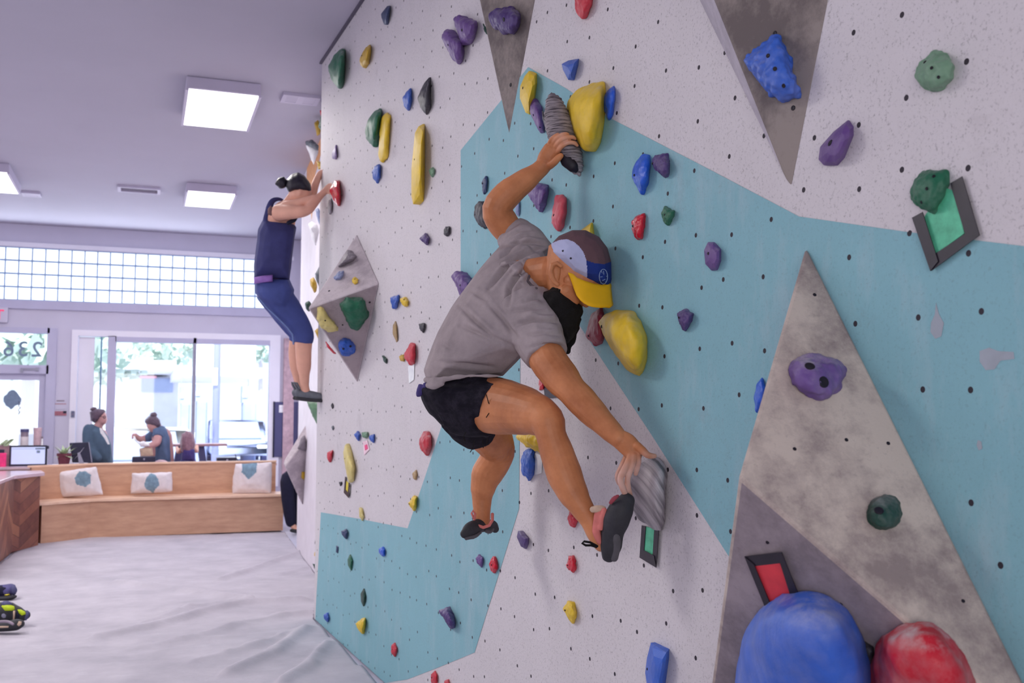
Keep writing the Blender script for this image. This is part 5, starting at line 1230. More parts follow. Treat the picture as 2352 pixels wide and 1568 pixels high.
# T-shirt
bm = bmesh.new()
sh = [(974, 850), (994, 801), (1008, 761), (1037, 708), (1058, 678), (1100, 617), (1150, 562), (1200, 548), (1246, 580), (1256, 606), (1232, 650), (1246, 705), (1226, 775), (1198, 815), (1166, 838), (1155, 862), (1100, 868), (1040, 872), (983, 884)]
zsh = [3.40, 3.42, 3.43, 3.45, 3.47, 3.50, 3.54, 3.55, 3.50, 3.45, 3.40, 3.33, 3.30, 3.32, 3.36, 3.38, 3.38, 3.38, 3.38]
blob(bm, sh, zsh, .145, .13, grow=1.01, prof=((1, 0), (.93, .42), (.72, .82), (.35, 1.0)))
limb(bm, [(1222, 600, 60, 3.56), (1200, 565, 56, 3.57), (1182, 541, 46, 3.59), (1169, 527, 38.5, 3.595)], .95, 22, sub=4, caps=False)
limb(bm, [(1205, 700, 66, 3.33), (1226, 750, 64, 3.27), (1244, 792, 56, 3.21), (1256, 817, 51, 3.18)], .95, 22, sub=4, caps=False)
limb(bm, [(1180, 660, 62, 3.38), (1210, 645, 52, 3.40), (1226, 637, 46, 3.39)], .9, 20, caps=False)
CREASE = [([(1262, 566), (1225, 558), (1184, 560), (1139, 574)], .010), ([(1246, 571), (1211, 584), (1171, 606), (1144, 638), (1123, 662)], .013), ([(1244, 600), (1214, 611), (1187, 638), (1171, 662), (1168, 700)], .014),
          ([(1198, 547), (1163, 584), (1117, 606), (1101, 622)], .009), ([(1179, 713), (1219, 708), (1249, 710)], .009), ([(1184, 745), (1225, 734), (1281, 740)], .013), ([(1215, 768), (1250, 764), (1285, 769)], .008),
          ([(1056, 702), (1091, 737), (1131, 772), (1179, 796)], .009), ([(1058, 748), (1104, 767), (1150, 791)], .007), ([(1125, 700), (1158, 737), (1187, 777)], .008), ([(1016, 788), (1037, 801)], .006),
          ([(1150, 552), (1160, 534), (1187, 518)], .007), ([(1158, 554), (1172, 540), (1196, 530), (1224, 529)], .008), ([(1150, 566), (1180, 548), (1215, 540), (1245, 546)], .008), ([(1205, 690), (1235, 684), (1246, 690)], .007),
          ([(1210, 800), (1250, 790), (1290, 796)], .006), ([(1000, 830), (1060, 836), (1130, 842)], .006), ([(1085, 670), (1120, 690)], .006), ([(1230, 722), (1262, 722)], .007), ([(1240, 752), (1270, 754)], .006)]
def crease_displace(me, centre):
    nv = len(me.vertices); co = np.empty(nv * 3); me.vertices.foreach_get('co', co); co = co.reshape(-1, 3)
    nr = np.array([v.normal[:] for v in me.vertices])
    d = co - np.array(C[:]); z = d @ np.array(FW[:]); X = W / 2 + F * (d @ np.array(RT[:])) / z; Yp = H / 2 - F * (d @ np.array(UP[:])) / z
    facing = np.clip(-(nr * d).sum(1) / np.linalg.norm(d, axis=1) * 2, 0, 1)
    tot = np.zeros(nv)
    for pts, k in CREASE:
        best = np.full(nv, 1e9); fade = np.zeros(nv); n_ = len(pts) - 1
        for i in range(n_):
            (x0, y0), (x1, y1) = pts[i], pts[i + 1]; ux, uy = x1 - x0, y1 - y0; L2 = ux * ux + uy * uy
            t = np.clip(((X - x0) * ux + (Yp - y0) * uy) / L2, 0, 1)
            dd = np.hypot(X - x0 - t * ux, Yp - y0 - t * uy); g = (i + t) / n_
            sel = dd < best; best[sel] = dd[sel]; fade[sel] = np.sin(np.clip(g[sel], .04, .96) * np.pi) ** .5
        tot += k * fade * (-np.exp(-(best / 4.2) ** 2) + .55 * np.exp(-((best - 10) / 6.0) ** 2))
    soft = np.array([.004 * noise.noise(Vector(c) * 6) + .0015 * noise.noise(Vector(c) * 17) for c in co])
    co = co + nr * (tot * facing + soft)[:, None]
    me.vertices.foreach_set('co', co.ravel()); me.update(); return me
tee = obj('tshirt', crease_displace(fuse(bm, .0042, 3), None), M['shirt'], man, smooth=True)
# collar line and hem rolls
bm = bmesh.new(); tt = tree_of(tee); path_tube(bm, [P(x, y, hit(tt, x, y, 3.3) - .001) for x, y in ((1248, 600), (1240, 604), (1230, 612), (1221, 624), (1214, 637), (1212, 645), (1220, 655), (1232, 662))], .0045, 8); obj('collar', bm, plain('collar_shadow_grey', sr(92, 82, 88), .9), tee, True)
bm = bmesh.new()
limb(bm, [(978, 872, 7, 3.31), (1003, 873, 8, 3.27), (1035, 868, 6, 3.255), (1075, 863, 4, 3.25), (1120, 863, 3.5, 3.26), (1150, 863, 3, 3.28)], 1, 12)
limb(bm, [(984, 884, 8, 3.28), (1000, 885, 9, 3.26), (1016, 880, 7, 3.25)], 1, 10)
close_obj('hem_roll', bm, .004, M['shirt'], tee, 2, lambda p: .003 * noise.noise(p * 40))
# shorts
bm = bmesh.new()
blob(bm, [(964, 893), (990, 878), (1060, 868), (1120, 866), (1158, 868), (1140, 882), (1123, 902), (1110, 935), (1110, 966), (1126, 992), (1118, 1004), (1068, 990), (1016, 976), (988, 950), (970, 918)], [3.40, 3.39, 3.38, 3.36, 3.33, 3.31, 3.30, 3.30, 3.32, 3.36, 3.42, 3.44, 3.44, 3.43, 3.41], .125, .13, grow=1.02, prof=((1, 0), (.94, .45), (.75, .82), (.4, 1.0)))
limb(bm, [(1062, 930, 72, 3.41), (1100, 930, 74, 3.35), (1124, 931, 71, 3.32)], 1.02, 22, caps=False)
limb(bm, [(1062, 950, 58, 3.55), (1085, 972, 56, 3.62), (1101, 988, 50, 3.66)], 1.02, 20, caps=False)
shorts = close_obj('shorts', bm, .005, M['shorts'], man, 3, lambda p: .005 * noise.noise(Vector((topx(p)[0] / 26.0, topx(p)[1] / 90.0, 3))) + .003 * noise.noise(p * 16))
bm = bmesh.new()
blob(bm, [(954, 901), (962, 882), (972, 884), (975, 900), (966, 912), (957, 910)], 3.36, .02); blob(bm, [(970, 880), (980, 876), (984, 890), (974, 892)], 3.34, .015)
close_obj('waist_knot', bm, .004, M['plum_cloth'], shorts, 1, lambda p: .003 * noise.noise(p * 60))
def threads(lines, Z):
    bm = bmesh.new()
    for ln in lines: path_tube(bm, [P(x, y, Z) for x, y in ln], .0016, 5)
    return bm
obj('frayed_threads', threads([[(1117, 906), (1122, 925), (1133, 938), (1122, 950), (1117, 958)], [(1070, 992), (1064, 1003), (1068, 1012)], [(1090, 1012), (1085, 1030), (1080, 1038)], [(1108, 1010), (1110, 1028)], [(1120, 1004), (1117, 1020)]], 3.20), M['beard'], shorts)
# cap
bm = bmesh.new()
capP = [(1266, 577), (1268, 561), (1285, 543), (1315, 530), (1345, 530), (1375, 545), (1394, 570), (1402, 600), (1403, 640), (1399, 657), (1372, 656), (1345, 648), (1312, 632), (1290, 608), (1275, 592)]
blob(bm, capP, ZHd - .005, .105, .115, grow=1.03, prof=((1, 0), (.95, .35), (.8, .7), (.55, .92), (.25, 1.0)))
me = fuse(bm, .0026, 5)
paint(me, [(1, [(1245, 590), (1268, 558), (1285, 551), (1302, 549), (1318, 555), (1331, 566), (1341, 581), (1347, 598), (1349, 622), (1348, 642), (1343, 662), (1306, 648), (1268, 608)]), (2, [(1347, 598), (1366, 604), (1386, 607), (1412, 598), (1412, 690), (1343, 668), (1348, 642), (1349, 622)])], False)
cap = obj('cap', me, [M['cap_brown'], M['cap_white'], M['cap_blue']], man, smooth=True)
ct = BVHTree.FromPolygons([Vector(v.co) + cap.location + man.location for v in me.vertices], [f.vertices[:] for f in me.polygons])
def oncap(x, y, off=.0015):
    loc, nor, i, d = ct.ray_cast(C, ray(x, y).normalized())
    return loc - ray(x, y).normalized() * off if loc else P(x, y, ZHd - .06)
bm = bmesh.new()
path_tube(bm, [oncap(1386 + 9.5 * math.cos(a / 18 * 6.2832), 635 + 17 * math.sin(a / 18 * 6.2832)) for a in range(19)], .0011, 5)
for ln in ([(1380, 650), (1392, 621)], [(1381, 622), (1392, 648)], [(1379, 636), (1394, 634)], [(1384, 644), (1390, 641)], [(1386, 622), (1387, 630)]): path_tube(bm, [oncap(*q) for q in ln], .0010, 5)
obj('round_emblem', bm, M['emblem'], cap)
for q in ((1293, 576), (1311, 593)):
    bm = bmesh.new(); lathe(bm, [(.002, -.001), (.0035, .0005), (.002, .001)], oncap(*q, .001), 10, -ray(*q).normalized()); obj('eyelet', bm, M['bolt'], cap)
bm = bmesh.new()                                                # visor: a curved plate in front of the forehead
vt = [(1305, 626), (1324, 638), (1343, 646), (1363, 652), (1383, 655), (1401, 652)]; vb = [(1322, 668), (1334, 690), (1350, 702), (1368, 706), (1388, 706), (1406, 702)]
zt = [ZHd - .098, ZHd - .10, ZHd - .095, ZHd - .08, ZHd - .055, ZHd - .02]; zb = [ZHd - .105, ZHd - .125, ZHd - .13, ZHd - .12, ZHd - .09, ZHd - .04]
G_ = []
for k in range(6):
    f = k / 5; row = []
    for i in range(6): row.append(P(vt[i][0] * (1 - f) + vb[i][0] * f, vt[i][1] * (1 - f) + vb[i][1] * f, zt[i] * (1 - f) + zb[i] * f))
    G_.append(row)
vv = [[bm.verts.new(p) for p in row] for row in G_]
for a in range(5):
    for b in range(5): bm.faces.new((vv[a][b], vv[a][b + 1], vv[a + 1][b + 1], vv[a + 1][b]))
bmesh.ops.recalc_face_normals(bm, faces=bm.faces)
bmesh.ops.solidify(bm, geom=bm.faces[:], thickness=.004)
bmesh.ops.subdivide_edges(bm, edges=bm.edges[:], cuts=1, use_grid_fill=True, smooth=.6)
obj('visor', bm, M['cap_yellow'], cap, True)
# beard and hair
bm = bmesh.new()
blob(bm, [(1244, 674), (1262, 664), (1278, 658), (1292, 662), (1297, 690), (1312, 702), (1336, 704), (1340, 714), (1332, 736), (1322, 768), (1304, 790), (1290, 762), (1268, 728), (1250, 702)], ZHd - .055, .05, .09, grow=1.0)
limb(bm, [(1318, 730, 18, ZHd), (1310, 768, 15, ZHd), (1303, 806, 9, ZHd)], 1, 12)
close_obj('beard', bm, .0045, M['beard'], man, 2, lambda p: .006 * noise.noise(p * 45))
btree = tree_of(body)
def layer(poly, th): 
    cx = sum(p[0] for p in poly) / len(poly); cy = sum(p[1] for p in poly) / len(poly); zc = hit(btree, cx, cy)
    bm = bmesh.new(); pts = []
    for k in (1, .6, .25):
        for x, y in poly:
            X, Y = cx + (x - cx) * k, cy + (y - cy) * k
            z = hit(btree, X, Y, zc); z = min(z, zc + .03); pts.append(P(X, Y, z - th * (1.15 - k))); pts.append(P(X, Y, z + .02))
    hull(bm, pts); return bm
bm = bmesh.new(); limb(bm, [(1288, 668, 7, hit(btree, 1288, 668, 3.24) + .008), (1284, 690, 12, hit(btree, 1284, 690, 3.25) + .012)], .8, 12); close_obj('sideburn', bm, .003, M['beard'], man, 2)
obj('eyebrow', layer([(1318, 650), (1330, 656), (1336, 664), (1328, 662)], .003), M['beard'], man, True)
# right shoe on the fan hold
def shoe(name_label, stn, ratio, m, par):
    bm = bmesh.new(); limb(bm, stn, ratio, 20)
    o = close_obj('climbing_shoe', bm, .0045, M[m], par, 3, lambda p: .0015 * noise.noise(p * 30)); return o
shR = shoe('', [(1398, 1278, 17, 2.95), (1403, 1252, 25, 2.945), (1407, 1222, 27, 2.94), (1416, 1194, 31, 2.93), (1428, 1168, 29, 2.925), (1440, 1148, 20, 2.925)], .9, 'shoe_dark', man)
bm = bmesh.new(); limb(bm, [(1410, 1282, 10, 2.938), (1416, 1250, 11, 2.922), (1413, 1215, 10, 2.916), (1421, 1185, 9, 2.912), (1428, 1165, 7, 2.912)], .8, 12); close_obj('sole_rand', bm, .004, M['shoe_sole'], shR, 2)
bm = bmesh.new(); limb(bm, [(1375, 1172, 9, 2.945), (1372, 1195, 10, 2.945), (1370, 1222, 10, 2.945), (1378, 1246, 7, 2.945)], .7, 12); limb(bm, [(1388, 1170, 7, 2.93), (1384, 1192, 7, 2.93), (1380, 1214, 6, 2.93)], .7, 12); close_obj('ankle_lining', bm, .004, M['shoe_pink'], shR, 2)
bm = bmesh.new(); limb(bm, [(1360, 1170, 8, 2.945), (1372, 1168, 9, 2.94), (1388, 1166, 6, 2.94)], .6, 12); close_obj('tongue_tab', bm, .004, M['shoe_beige'], shR, 2)
bm = bmesh.new(); path_tube(bm, [P(x, y, 2.94) for x, y in ((1372, 1254), (1355, 1245), (1342, 1243), (1337, 1247), (1345, 1252), (1358, 1252), (1370, 1256))], .0035, 8); obj('pull_loop', bm, M['beard'], shR, True)
bm = bmesh.new(); limb(bm, [(1402, 1155, 5, 2.91), (1410, 1145, 6, 2.905), (1420, 1138, 4, 2.905)], .6, 10); close_obj('strap', bm, .003, M['maroon_strap'] if 'maroon_strap' in M else plain('maroon_strap', sr(150, 66, 78), .7), shR, 2)
# left shoe hanging by the wall
shL = shoe('', [(1066, 1227, 11, 3.72), (1079, 1218, 18, 3.74), (1096, 1208, 17, 3.78), (1114, 1206, 15, 3.83), (1130, 1207, 14, 3.87), (1138, 1216, 9, 3.88)], .85, 'shoe_dark', man)
bm = bmesh.new(); limb(bm, [(1070, 1236, 5, 3.71), (1090, 1232, 5, 3.72), (1104, 1222, 4, 3.75)], .6, 10); limb(bm, [(1116, 1219, 5, 3.79), (1126, 1221, 5, 3.81), (1133, 1214, 4, 3.82)], .6, 10); close_obj('sole_rand', bm, .004, M['shoe_sole'], shL, 2)
bm = bmesh.new(); path_tube(bm, [P(x, y, z) for x, y, z in ((1089, 1196, 3.77), (1096, 1206, 3.755), (1110, 1211, 3.755), (1124, 1206, 3.775), (1131, 1194, 3.79), (1131, 1180, 3.80))], .006, 8); obj('collar_rim', bm, M['shoe_pink'], shL, True)
bm = bmesh.new(); path_tube(bm, [P(x, y, 3.77) for x, y in ((1088, 1190), (1083, 1178), (1086, 1172), (1091, 1180), (1090, 1192))], .004, 8); obj('pull_loop', bm, M['shoe_pink'], shL, True)

# ---- the climbing woman by the wall corner
ZW = 7.55
wom = person('woman in navy tank top and capri leggings climbing at the wall corner', P(640, 650, ZW))
bm = bmesh.new()
limb(bm, [(628, 655, 34, ZW), (632, 600, 33, ZW), (637, 550, 34, ZW), (645, 505, 34, ZW), (652, 482, 24, ZW)], .75, 20)
limb(bm, [(652, 482, 18, ZW), (664, 466, 14, ZW), (676, 452, 15, ZW)], .95, 14)
blob(bm, [(662, 412), (684, 404), (706, 412), (714, 432), (716, 446), (711, 455), (708, 466), (696, 474), (680, 470), (664, 452)], ZW, .10, grow=1.02)
limb(bm, [(710, 446, 5, ZW - .02), (716, 452, 4, ZW - .02)], 1, 8)
blob(bm, [(684, 434), (690, 431), (695, 436), (692, 446), (687, 450)], ZW - .10, .015)
limb(bm, [(640, 488, 20, ZW - .10), (664, 487, 17, ZW - .16), (690, 486, 14, ZW - .20), (708, 481, 11.5, ZW - .20), (722, 464, 11, ZW - .16), (738, 447, 8, ZW - .12), (750, 436, 7.5, ZW - .09)], 1, 16)
limb(bm, [(655, 476, 15, ZW - .10), (690, 466, 11, ZW - .15), (722, 455, 9, ZW - .15)], 1, 14)
limb(bm, [(748, 437, 8.5, ZW - .09), (757, 429, 8.5, ZW - .09), (764, 426, 7, ZW - .09)], .7, 12)
for f in ([(760, 424, 4, ZW - .10), (768, 421, 3.6, ZW - .13), (772, 428, 3, ZW - .13)], [(762, 427, 4, ZW - .10), (770, 427, 3.6, ZW - .13), (773, 435, 3, ZW - .13)], [(760, 431, 4, ZW - .10), (768, 433, 3.6, ZW - .13), (770, 440, 3, ZW - .12)], [(757, 434, 4, ZW - .10), (764, 438, 3.5, ZW - .12), (765, 444, 3, ZW - .12)], [(752, 440, 4, ZW - .1), (758, 444, 3.4, ZW - .12), (763, 445, 2.8, ZW - .12)]): limb(bm, f, 1, 8)
limb(bm, [(690, 485, 15, ZW + .16), (714, 452, 11, ZW + .2), (724, 424, 9, ZW + .2), (732, 404, 8, ZW + .22), (738, 396, 7, ZW + .22)], 1, 14)
for k in range(4): limb(bm, [(738, 396, 4, ZW + .22), (743 + k * 1.5, 390 + k * 2, 3.6, ZW + .20 + k * .02), (748 + k, 394 + k * 3, 3, ZW + .2)], 1, 8)
for dx, dz in ((0, 0), (-16, .24)):
    limb(bm, [(628 + dx * .3, 668, 36, ZW + dz * .6), (655 + dx * .4, 706, 32, ZW + dz), (682 + dx * .6, 742, 26, ZW + dz), (697 + dx * .7, 770, 21, ZW + dz), (697 + dx, 805, 18.5, ZW + dz), (698 + dx, 838, 17, ZW + dz), (699 + dx * .9, 866, 11.5, ZW + dz), (700 + dx * .6, 888, 10, ZW + dz), (704 + dx * .5, 903, 10, ZW + dz)], 1, 18)
close_obj('body', bm, .009, M['skin_fair'], wom, 3)
bm = bmesh.new()
blob(bm, [(606, 502), (594, 527), (590, 560), (584, 606), (583, 640), (622, 648), (664, 645), (666, 605), (676, 542), (680, 522), (666, 508), (645, 520), (625, 518)], ZW, .17, grow=1.02)
limb(bm, [(612, 506, 9, ZW - .04), (618, 480, 7, ZW - .03), (626, 461, 6, ZW - .02), (642, 457, 5, ZW), (652, 462, 4, ZW + .04)], 1.1, 10)
top_ = close_obj('tank_top', bm, .009, M['navy_cloth'], wom, 3, lambda p: .007 * noise.noise(p * 9))
bm = bmesh.new(); path_tube(bm, [P(x, y, z) for x, y, z in ((662, 512, ZW - .14), (676, 505, ZW - .12), (680, 498, ZW - .02))], .016, 8); obj('strap', bm, M['black_cloth'], top_, True)
bm = bmesh.new()
blob(bm, [(583, 634), (622, 640), (664, 640), (676, 666), (660, 712), (628, 708), (600, 690), (587, 672)], ZW, .18, grow=1.02)
for dx, dz in ((0, 0), (-14, .22)): limb(bm, [(624 + dx * .3, 664, 37, ZW + dz * .6), (655 + dx * .4, 706, 34, ZW + dz), (682 + dx * .6, 742, 28.5, ZW + dz), (696 + dx * .6, 768, 24, ZW + dz), (696 + dx * .8, 787, 22.5, ZW + dz)], 1.02, 18, caps=False)
leg_ = close_obj('leggings', bm, .009, M['navy_legging'], wom, 3, lambda p: .004 * noise.noise(p * 11))
bm = bmesh.new(); blob(bm, [(584, 637), (604, 633), (626, 631), (626, 647), (604, 649), (584, 651)], ZW - .13, .055, .03); obj('waistband', bm, M['violet_band'], leg_, True)
bm = bmesh.new(); path_tube(bm, [P(x, y, ZW - .10) for x, y in ((592, 682), (615, 708), (640, 732), (660, 752), (672, 768), (674, 790))], .006, 6); obj('side_seam', bm, plain('pale_seam', sr(110, 130, 180), .8), leg_)
bm = bmesh.new()
blob(bm, [(658, 414), (668, 402), (684, 396), (700, 404), (711, 420), (716, 438), (708, 441), (698, 440), (692, 430), (682, 434), (676, 440), (662, 440), (656, 428)], ZW - .01, .115, grow=1.02)
close_obj('hair', bm, .009, M['hair_black'], wom, 2, lambda p: .006 * noise.noise(p * 20))
bm = bmesh.new(); blob(bm, [(632, 422), (639, 408), (652, 405), (660, 416), (657, 430), (642, 433)], ZW, .05); close_obj('hair_bun', bm, .009, M['hair_black'], wom, 2, lambda p: .008 * noise.noise(p * 28))
bm = bmesh.new(); blob(bm, [(615, 480), (622, 472), (627, 482), (623, 495), (615, 492)], ZW - .135, .012); obj('shoulder_tattoo', bm, plain('tattoo_ink', sr(120, 90, 92), .7), wom, True)
for dx, dz in ((0, 0), (-6, .18)):
    bm = bmesh.new(); limb(bm, [(684 + dx, 900, 9, ZW + dz - .01), (692 + dx, 906, 12, ZW + dz), (712 + dx * .6, 908, 11.5, ZW + dz), (730 + dx * .5, 911, 10.5, ZW + dz), (742 + dx * .4, 913, 7, ZW + dz)], 1.1, 14)
    s_ = close_obj('climbing_shoe', bm, .008, M['shoe_grey'], wom, 2)
    bm = bmesh.new(); limb(bm, [(682 + dx, 914, 4, ZW + dz - .02), (712 + dx, 918, 4, ZW + dz - .02), (740 + dx * .5, 920, 4, ZW + dz - .02)], 2.2, 10); obj('sole', bm, M['shoe_dark'], s_, True)
    bm = bmesh.new(); path_tube(bm, [P(x + dx, y, ZW + dz - .03) for x, y in ((686, 898), (678, 884), (676, 878), (682, 880), (688, 892))], .008, 8); obj('pull_loop', bm, M['shoe_grey'], s_, True)

# ---- staff behind the counter
def standing(stn_body, arms, legs_x, Zp, par, skin, shirt, sleeves, extra=None):
    pass
def floorp(x, Z): p = P(x, 1060, Z); return p
YS = yk + 1.02
def zy(x, y, Y): return depth(ony(x, y, Y))
ZB1 = zy(228, 1000, YS)
p1 = person('woman with glasses and a hair bun in a dark teal top standing at the counter', Vector((ony(228, 1000, YS).x, YS, 0)))
def legs_to_floor(bm, x, y0, Z, r, sep):
    a = P(x, y0, Z)
    for s in (-1, 1):
        b = Vector((a.x + s * sep, a.y, .05))
        path_tube(bm, [Vector((a.x + s * sep * .7, a.y, a.z)), Vector((a.x + s * sep, a.y, a.z * .5)), b], [r, r * .72, r * .5], 12)
        path_tube(bm, [b + Vector((0, .06, 0)), b + Vector((.04 * s, -.12, -.01))], [.045, .04], 10)
bm = bmesh.new()
blob(bm, [(220, 946), (240, 942), (244, 952), (244.5, 958), (246.5, 964), (244, 967), (243.5, 972), (238, 976), (228, 974), (220, 964)], ZB1, .08, grow=1.02)
limb(bm, [(231, 968, 9, ZB1), (225, 980, 10, ZB1), (222, 990, 12, ZB1)], 1, 12)
limb(bm, [(224, 1000, 22, ZB1), (226, 1040, 24, ZB1), (230, 1066, 25, ZB1)], .7, 14)
close_obj('body', bm, .010, M['skin_pale'], p1, 2)
bm = bmesh.new()
blob(bm, [(208, 973), (196, 984), (190, 999), (191, 1014), (204, 1020), (205, 1080), (260, 1080), (258, 1040), (256, 1020), (248, 1002), (238, 988), (230, 980), (220, 976)], ZB1, .19, grow=1.01)
limb(bm, [(204, 985, 13, ZB1 - .12), (200, 1008, 11, ZB1 - .17), (208, 1034, 10, ZB1 - .2), (226, 1052, 9, ZB1 - .25)], 1, 12)
close_obj('long_top', bm, .011, M['teal_dark'], p1, 3, lambda p: .008 * noise.noise(p * 8))
bm = bmesh.new(); legs_to_floor(bm, 232, 1072, ZB1, .10, .11); close_obj('trousers', bm, .014, M['black_cloth'], p1, 2)
bm = bmesh.new(); blob(bm, [(206, 946), (214, 941), (224, 938), (239, 940), (243, 945), (233, 949), (228, 956), (225, 966), (218, 971), (209, 966)], ZB1 - .01, .095); close_obj('hair', bm, .010, M['hair_brown'], p1, 2, lambda p: .006 * noise.noise(p * 25))
bm = bmesh.new(); blob(bm, [(207, 938), (213, 934), (222, 935), (222, 941), (212, 944), (207, 942)], ZB1, .05); close_obj('hair_bun', bm, .010, M['hair_brown'], p1, 2)
bm = bmesh.new()
for s in (0, 1): path_tube(bm, [P(240 + 3.2 * math.cos(a), 957.5 + 2.6 * math.sin(a), ZB1 - .085 + s * .12) for a in np.linspace(0, 6.28, 9)], .0035, 6)
path_tube(bm, [P(228, 956, ZB1 - .09), P(237, 957, ZB1 - .088)], .0035, 6); obj('glasses', bm, M['black_plastic'], p1)
bm = bmesh.new(); prism(bm, [P(x, y, ZB1 - .195) for x, y in ((229, 982), (234, 984), (247, 1006), (252, 1020), (248, 1020), (240, 1006), (231, 994))], FW * -.004); obj('scarf', bm, M['white_paper'], p1)

YS2 = yk + .86
ZB2 = zy(350, 1000, YS2)
p2 = person('woman with a high bun in a slate tee leaning over the counter to pour', Vector((ony(372, 1000, YS2).x, YS2, 0)))
bm = bmesh.new()
blob(bm, [(338, 966), (350, 960), (362, 964), (366, 974), (364, 986), (354, 992), (346, 992), (342, 986), (337, 980)], ZB2, .08)
limb(bm, [(358, 980, 9, ZB2), (368, 988, 12, ZB2)], 1, 12)
limb(bm, [(372, 1000, 22, ZB2), (374, 1040, 24, ZB2), (374, 1066, 25, ZB2)], .7, 14)
limb(bm, [(362, 1004, 10, ZB2 - .18), (360, 1016, 9, ZB2 - .22), (348, 1022, 7, ZB2 - .26), (338, 1026, 6, ZB2 - .27)], 1, 12)
limb(bm, [(340, 1004, 9, ZB2 + .12), (328, 1008, 8, ZB2 + .1), (318, 1006, 6.5, ZB2 + .06), (310, 1000, 6.5, ZB2 + .02)], 1, 12)
for k in range(4): limb(bm, [(312, 1000, 3, ZB2 + .02), (306, 997 + k * 2, 2.6, ZB2 + .02 - k * .01), (304, 1001 + k * 2, 2.2, ZB2 + .01 - k * .01)], 1, 7)
close_obj('body', bm, .010, M['skin_pale'], p2, 2)
bm = bmesh.new()
blob(bm, [(366, 976), (378, 979), (385, 988), (390, 1003), (392, 1040), (393, 1080), (352, 1080), (358, 1040), (360, 1018), (356, 1000), (358, 986)], ZB2, .18, grow=1.01)
limb(bm, [(364, 988, 13, ZB2 - .10), (362, 1004, 12, ZB2 - .18)], 1, 12, caps=False); limb(bm, [(360, 990, 13, ZB2 + .10), (346, 1002, 11, ZB2 + .12), (334, 1006, 9, ZB2 + .11)], 1, 12, caps=False)
close_obj('tshirt', bm, .011, M['slate_cloth'], p2, 3, lambda p: .008 * noise.noise(p * 8))
bm = bmesh.new(); legs_to_floor(bm, 373, 1072, ZB2, .10, .11); close_obj('trousers', bm, .014, M['black_cloth'], p2, 2)
bm = bmesh.new(); blob(bm, [(332, 969), (336, 961), (344, 955), (358, 955), (366, 962), (370, 974), (366, 984), (359, 980), (353, 971), (342, 968), (336, 973)], ZB2 - .01, .09); close_obj('hair', bm, .010, M['hair_brown'], p2, 2, lambda p: .006 * noise.noise(p * 25))
bm = bmesh.new(); blob(bm, [(344, 953), (348, 947), (357, 946), (362, 952), (358, 959), (348, 959)], ZB2, .05); close_obj('hair_bun', bm, .010, M['hair_brown'], p2, 2)
bm = bmesh.new(); blob(bm, [(319, 1016), (330, 1012), (342, 1018), (345, 1024), (334, 1026), (322, 1026)], ZB2 - .30, .05, .05); t = tag(close_obj('pouring_jug', bm, .010, M['white_paper'], None, 2), 'white jug held by the woman pouring', 'jug')
bm = bmesh.new(); path_tube(bm, [P(322, 1020, ZB2 - .29), P(311, 1010, ZB2 - .25), P(308, 1003, ZB2 - .2)], .012, 8); obj('spout', bm, M['white_paper'], t)
bm = bmesh.new(); blob(bm, [(320, 1030), (334, 1026), (350, 1028), (352, 1046), (338, 1052), (322, 1050)], ZB2 - .28, .05, .05); tag(close_obj('paper_bag', bm, .010, M['shoe_beige'], None, 2), 'tan paper bag standing behind the card terminal', 'bag')

# ---- the child at the table
YC = 15.0; ZC = zy(430, 1030, YC)
p3 = person('child with long auburn hair in a plum top seated at the window table', Vector((ony(432, 1030, YC).x, YC, 0)))
bm = bmesh.new(); blob(bm, [(420, 1000), (430, 994), (440, 998), (443, 1010), (438, 1022), (424, 1022), (419, 1010)], ZC, .08); limb(bm, [(431, 1018, 7, ZC), (432, 1030, 10, ZC)], 1, 10)
limb(bm, [(418, 1030, 5.5, ZC + .05), (410, 1038, 5, ZC + .12), (406, 1028, 4, ZC + .28)], 1, 10); limb(bm, [(445, 1030, 5.5, ZC + .05), (451, 1036, 5, ZC + .12), (452, 1024, 4, ZC + .28)], 1, 10)
limb(bm, [(432, 1034, 13, ZC), (432, 1060, 13, ZC)], .8, 12)
close_obj('body', bm, .010, M['skin_fair'], p3, 2)
bm = bmesh.new(); blob(bm, [(418, 1030), (426, 1026), (440, 1026), (447, 1032), (449, 1064), (415, 1064)], ZC, .12); close_obj('plum_top', bm, .012, M['plum_cloth'], p3, 2)
bm = bmesh.new(); blob(bm, [(415, 1010), (418, 998), (428, 990), (438, 992), (444, 1000), (448, 1018), (444, 1036), (440, 1046), (426, 1046), (417, 1038), (414, 1022)], ZC - .03, .09); close_obj('long_hair', bm, .010, M['hair_auburn'], p3, 2, lambda p: .014 * noise.noise(Vector((p.x * 26, p.y * 26, p.z * 4))))
bm = bmesh.new(); a = P(432, 1062, ZC)
for s in (-1, 1): path_tube(bm, [Vector((a.x + s * .07, a.y, .48)), Vector((a.x + s * .08, a.y + .32, .46)), Vector((a.x + s * .08, a.y + .34, .05))], [.07, .06, .04], 10)
path_tube(bm, [Vector((a.x, a.y, a.z)), Vector((a.x, a.y, .48))], [.12, .12], 12); close_obj('trousers', bm, .014, M['navy_cloth'], p3, 2)
t = empty('stool', Vector((a.x, a.y, 0)), 'small round stool under the seated child', 'stool')
bm = bmesh.new(); lathe(bm, [(.16, .36), (.17, .38), (.17, .40), (.15, .405)], Vector((a.x, a.y, 0))); obj('seat', bm, M['timber'], t)
for k in range(3):
    bm = bmesh.new(); c_ = Vector((a.x + .11 * math.cos(k * 2.094), a.y + .11 * math.sin(k * 2.094), .36)); path_tube(bm, [c_, Vector((a.x + .15 * math.cos(k * 2.094), a.y + .15 * math.sin(k * 2.094), 0.0))], .014, 8); obj('leg', bm, M['slate_panel'], t)

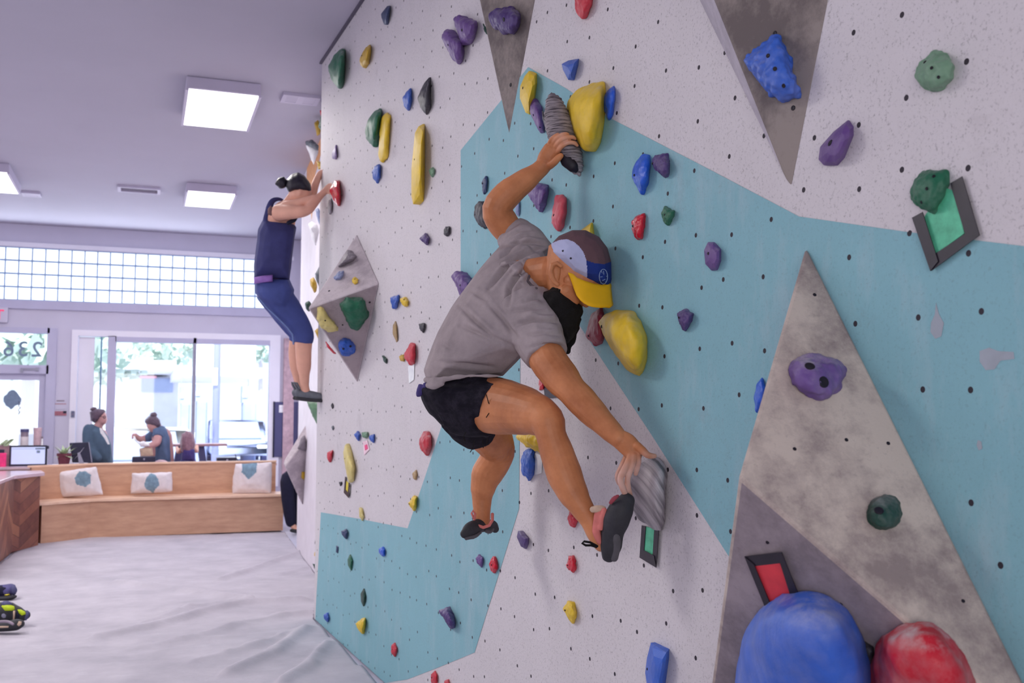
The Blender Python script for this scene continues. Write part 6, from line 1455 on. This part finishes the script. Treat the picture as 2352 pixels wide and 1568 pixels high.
# ---- person in black beyond the bench end, mostly behind the far volume
ZP = 13.0
p4 = person('person in black trousers seated beyond the bench end behind the far volume', Vector((P(690, 1200, ZP).x, P(690, 1200, ZP).y, 0)))
bm = bmesh.new()
limb(bm, [(700, 1084, 26, ZP + .1), (704, 1050, 27, ZP + .1), (708, 1018, 24, ZP + .1), (710, 1000, 10, ZP + .1), (710, 986, 14, ZP + .1)], .8, 14)
limb(bm, [(664, 1192, 7, ZP), (672, 1206, 7, ZP), (682, 1216, 6, ZP - .05)], 1, 10); limb(bm, [(686, 1190, 7, ZP + .2), (690, 1206, 7, ZP + .2), (696, 1214, 6, ZP + .15)], 1, 10)
limb(bm, [(686, 1030, 8, ZP - .1), (676, 1060, 7, ZP - .15), (672, 1078, 6, ZP - .15)], 1, 10)
close_obj('body', bm, .012, M['skin_fair'], p4, 2)
bm = bmesh.new(); limb(bm, [(706, 1090, 24, ZP + .1), (682, 1094, 20, ZP), (662, 1098, 17, ZP - .1), (660, 1130, 15, ZP - .1), (664, 1170, 14, ZP - .05), (668, 1200, 12, ZP)], 1, 14); limb(bm, [(706, 1090, 24, ZP + .2), (690, 1100, 18, ZP + .2), (678, 1110, 17, ZP + .2), (680, 1150, 15, ZP + .2), (684, 1196, 12, ZP + .2)], 1, 14)
close_obj('trousers', bm, .013, M['black_cloth'], p4, 2)
bm = bmesh.new(); limb(bm, [(702, 1080, 27, ZP + .1), (706, 1046, 28, ZP + .1), (710, 1014, 25, ZP + .1)], .85, 14); close_obj('black_top', bm, .013, M['black_cloth'], p4, 2)
for x, y, z in ((680, 1218, ZP - .05), (696, 1216, ZP + .15)):
    bm = bmesh.new(); limb(bm, [(x - 10, y, 4, z), (x + 2, y + 2, 4.5, z - .05), (x + 9, y + 2, 3.5, z - .1)], 1.4, 10); obj('sandal', bm, M['shoe_dark'], p4, True)
pc = P(706, 1110, ZP + .15); t = empty('stool', Vector((pc.x, pc.y, 0)), 'dark stool under the person in black trousers', 'stool')
bm = bmesh.new(); lathe(bm, [(.17, pc.z - .06), (.19, pc.z - .04), (.19, pc.z - .01), (.17, pc.z)], Vector((pc.x, pc.y, 0))); obj('seat', bm, M['black_plastic'], t)
for k in range(4):
    bm = bmesh.new(); a_ = k * 1.5708 + .78; path_tube(bm, [Vector((pc.x + .12 * math.cos(a_), pc.y + .12 * math.sin(a_), pc.z - .05)), Vector((pc.x + .16 * math.cos(a_), pc.y + .16 * math.sin(a_), 0))], .013, 8); obj('leg', bm, M['black_plastic'], t)
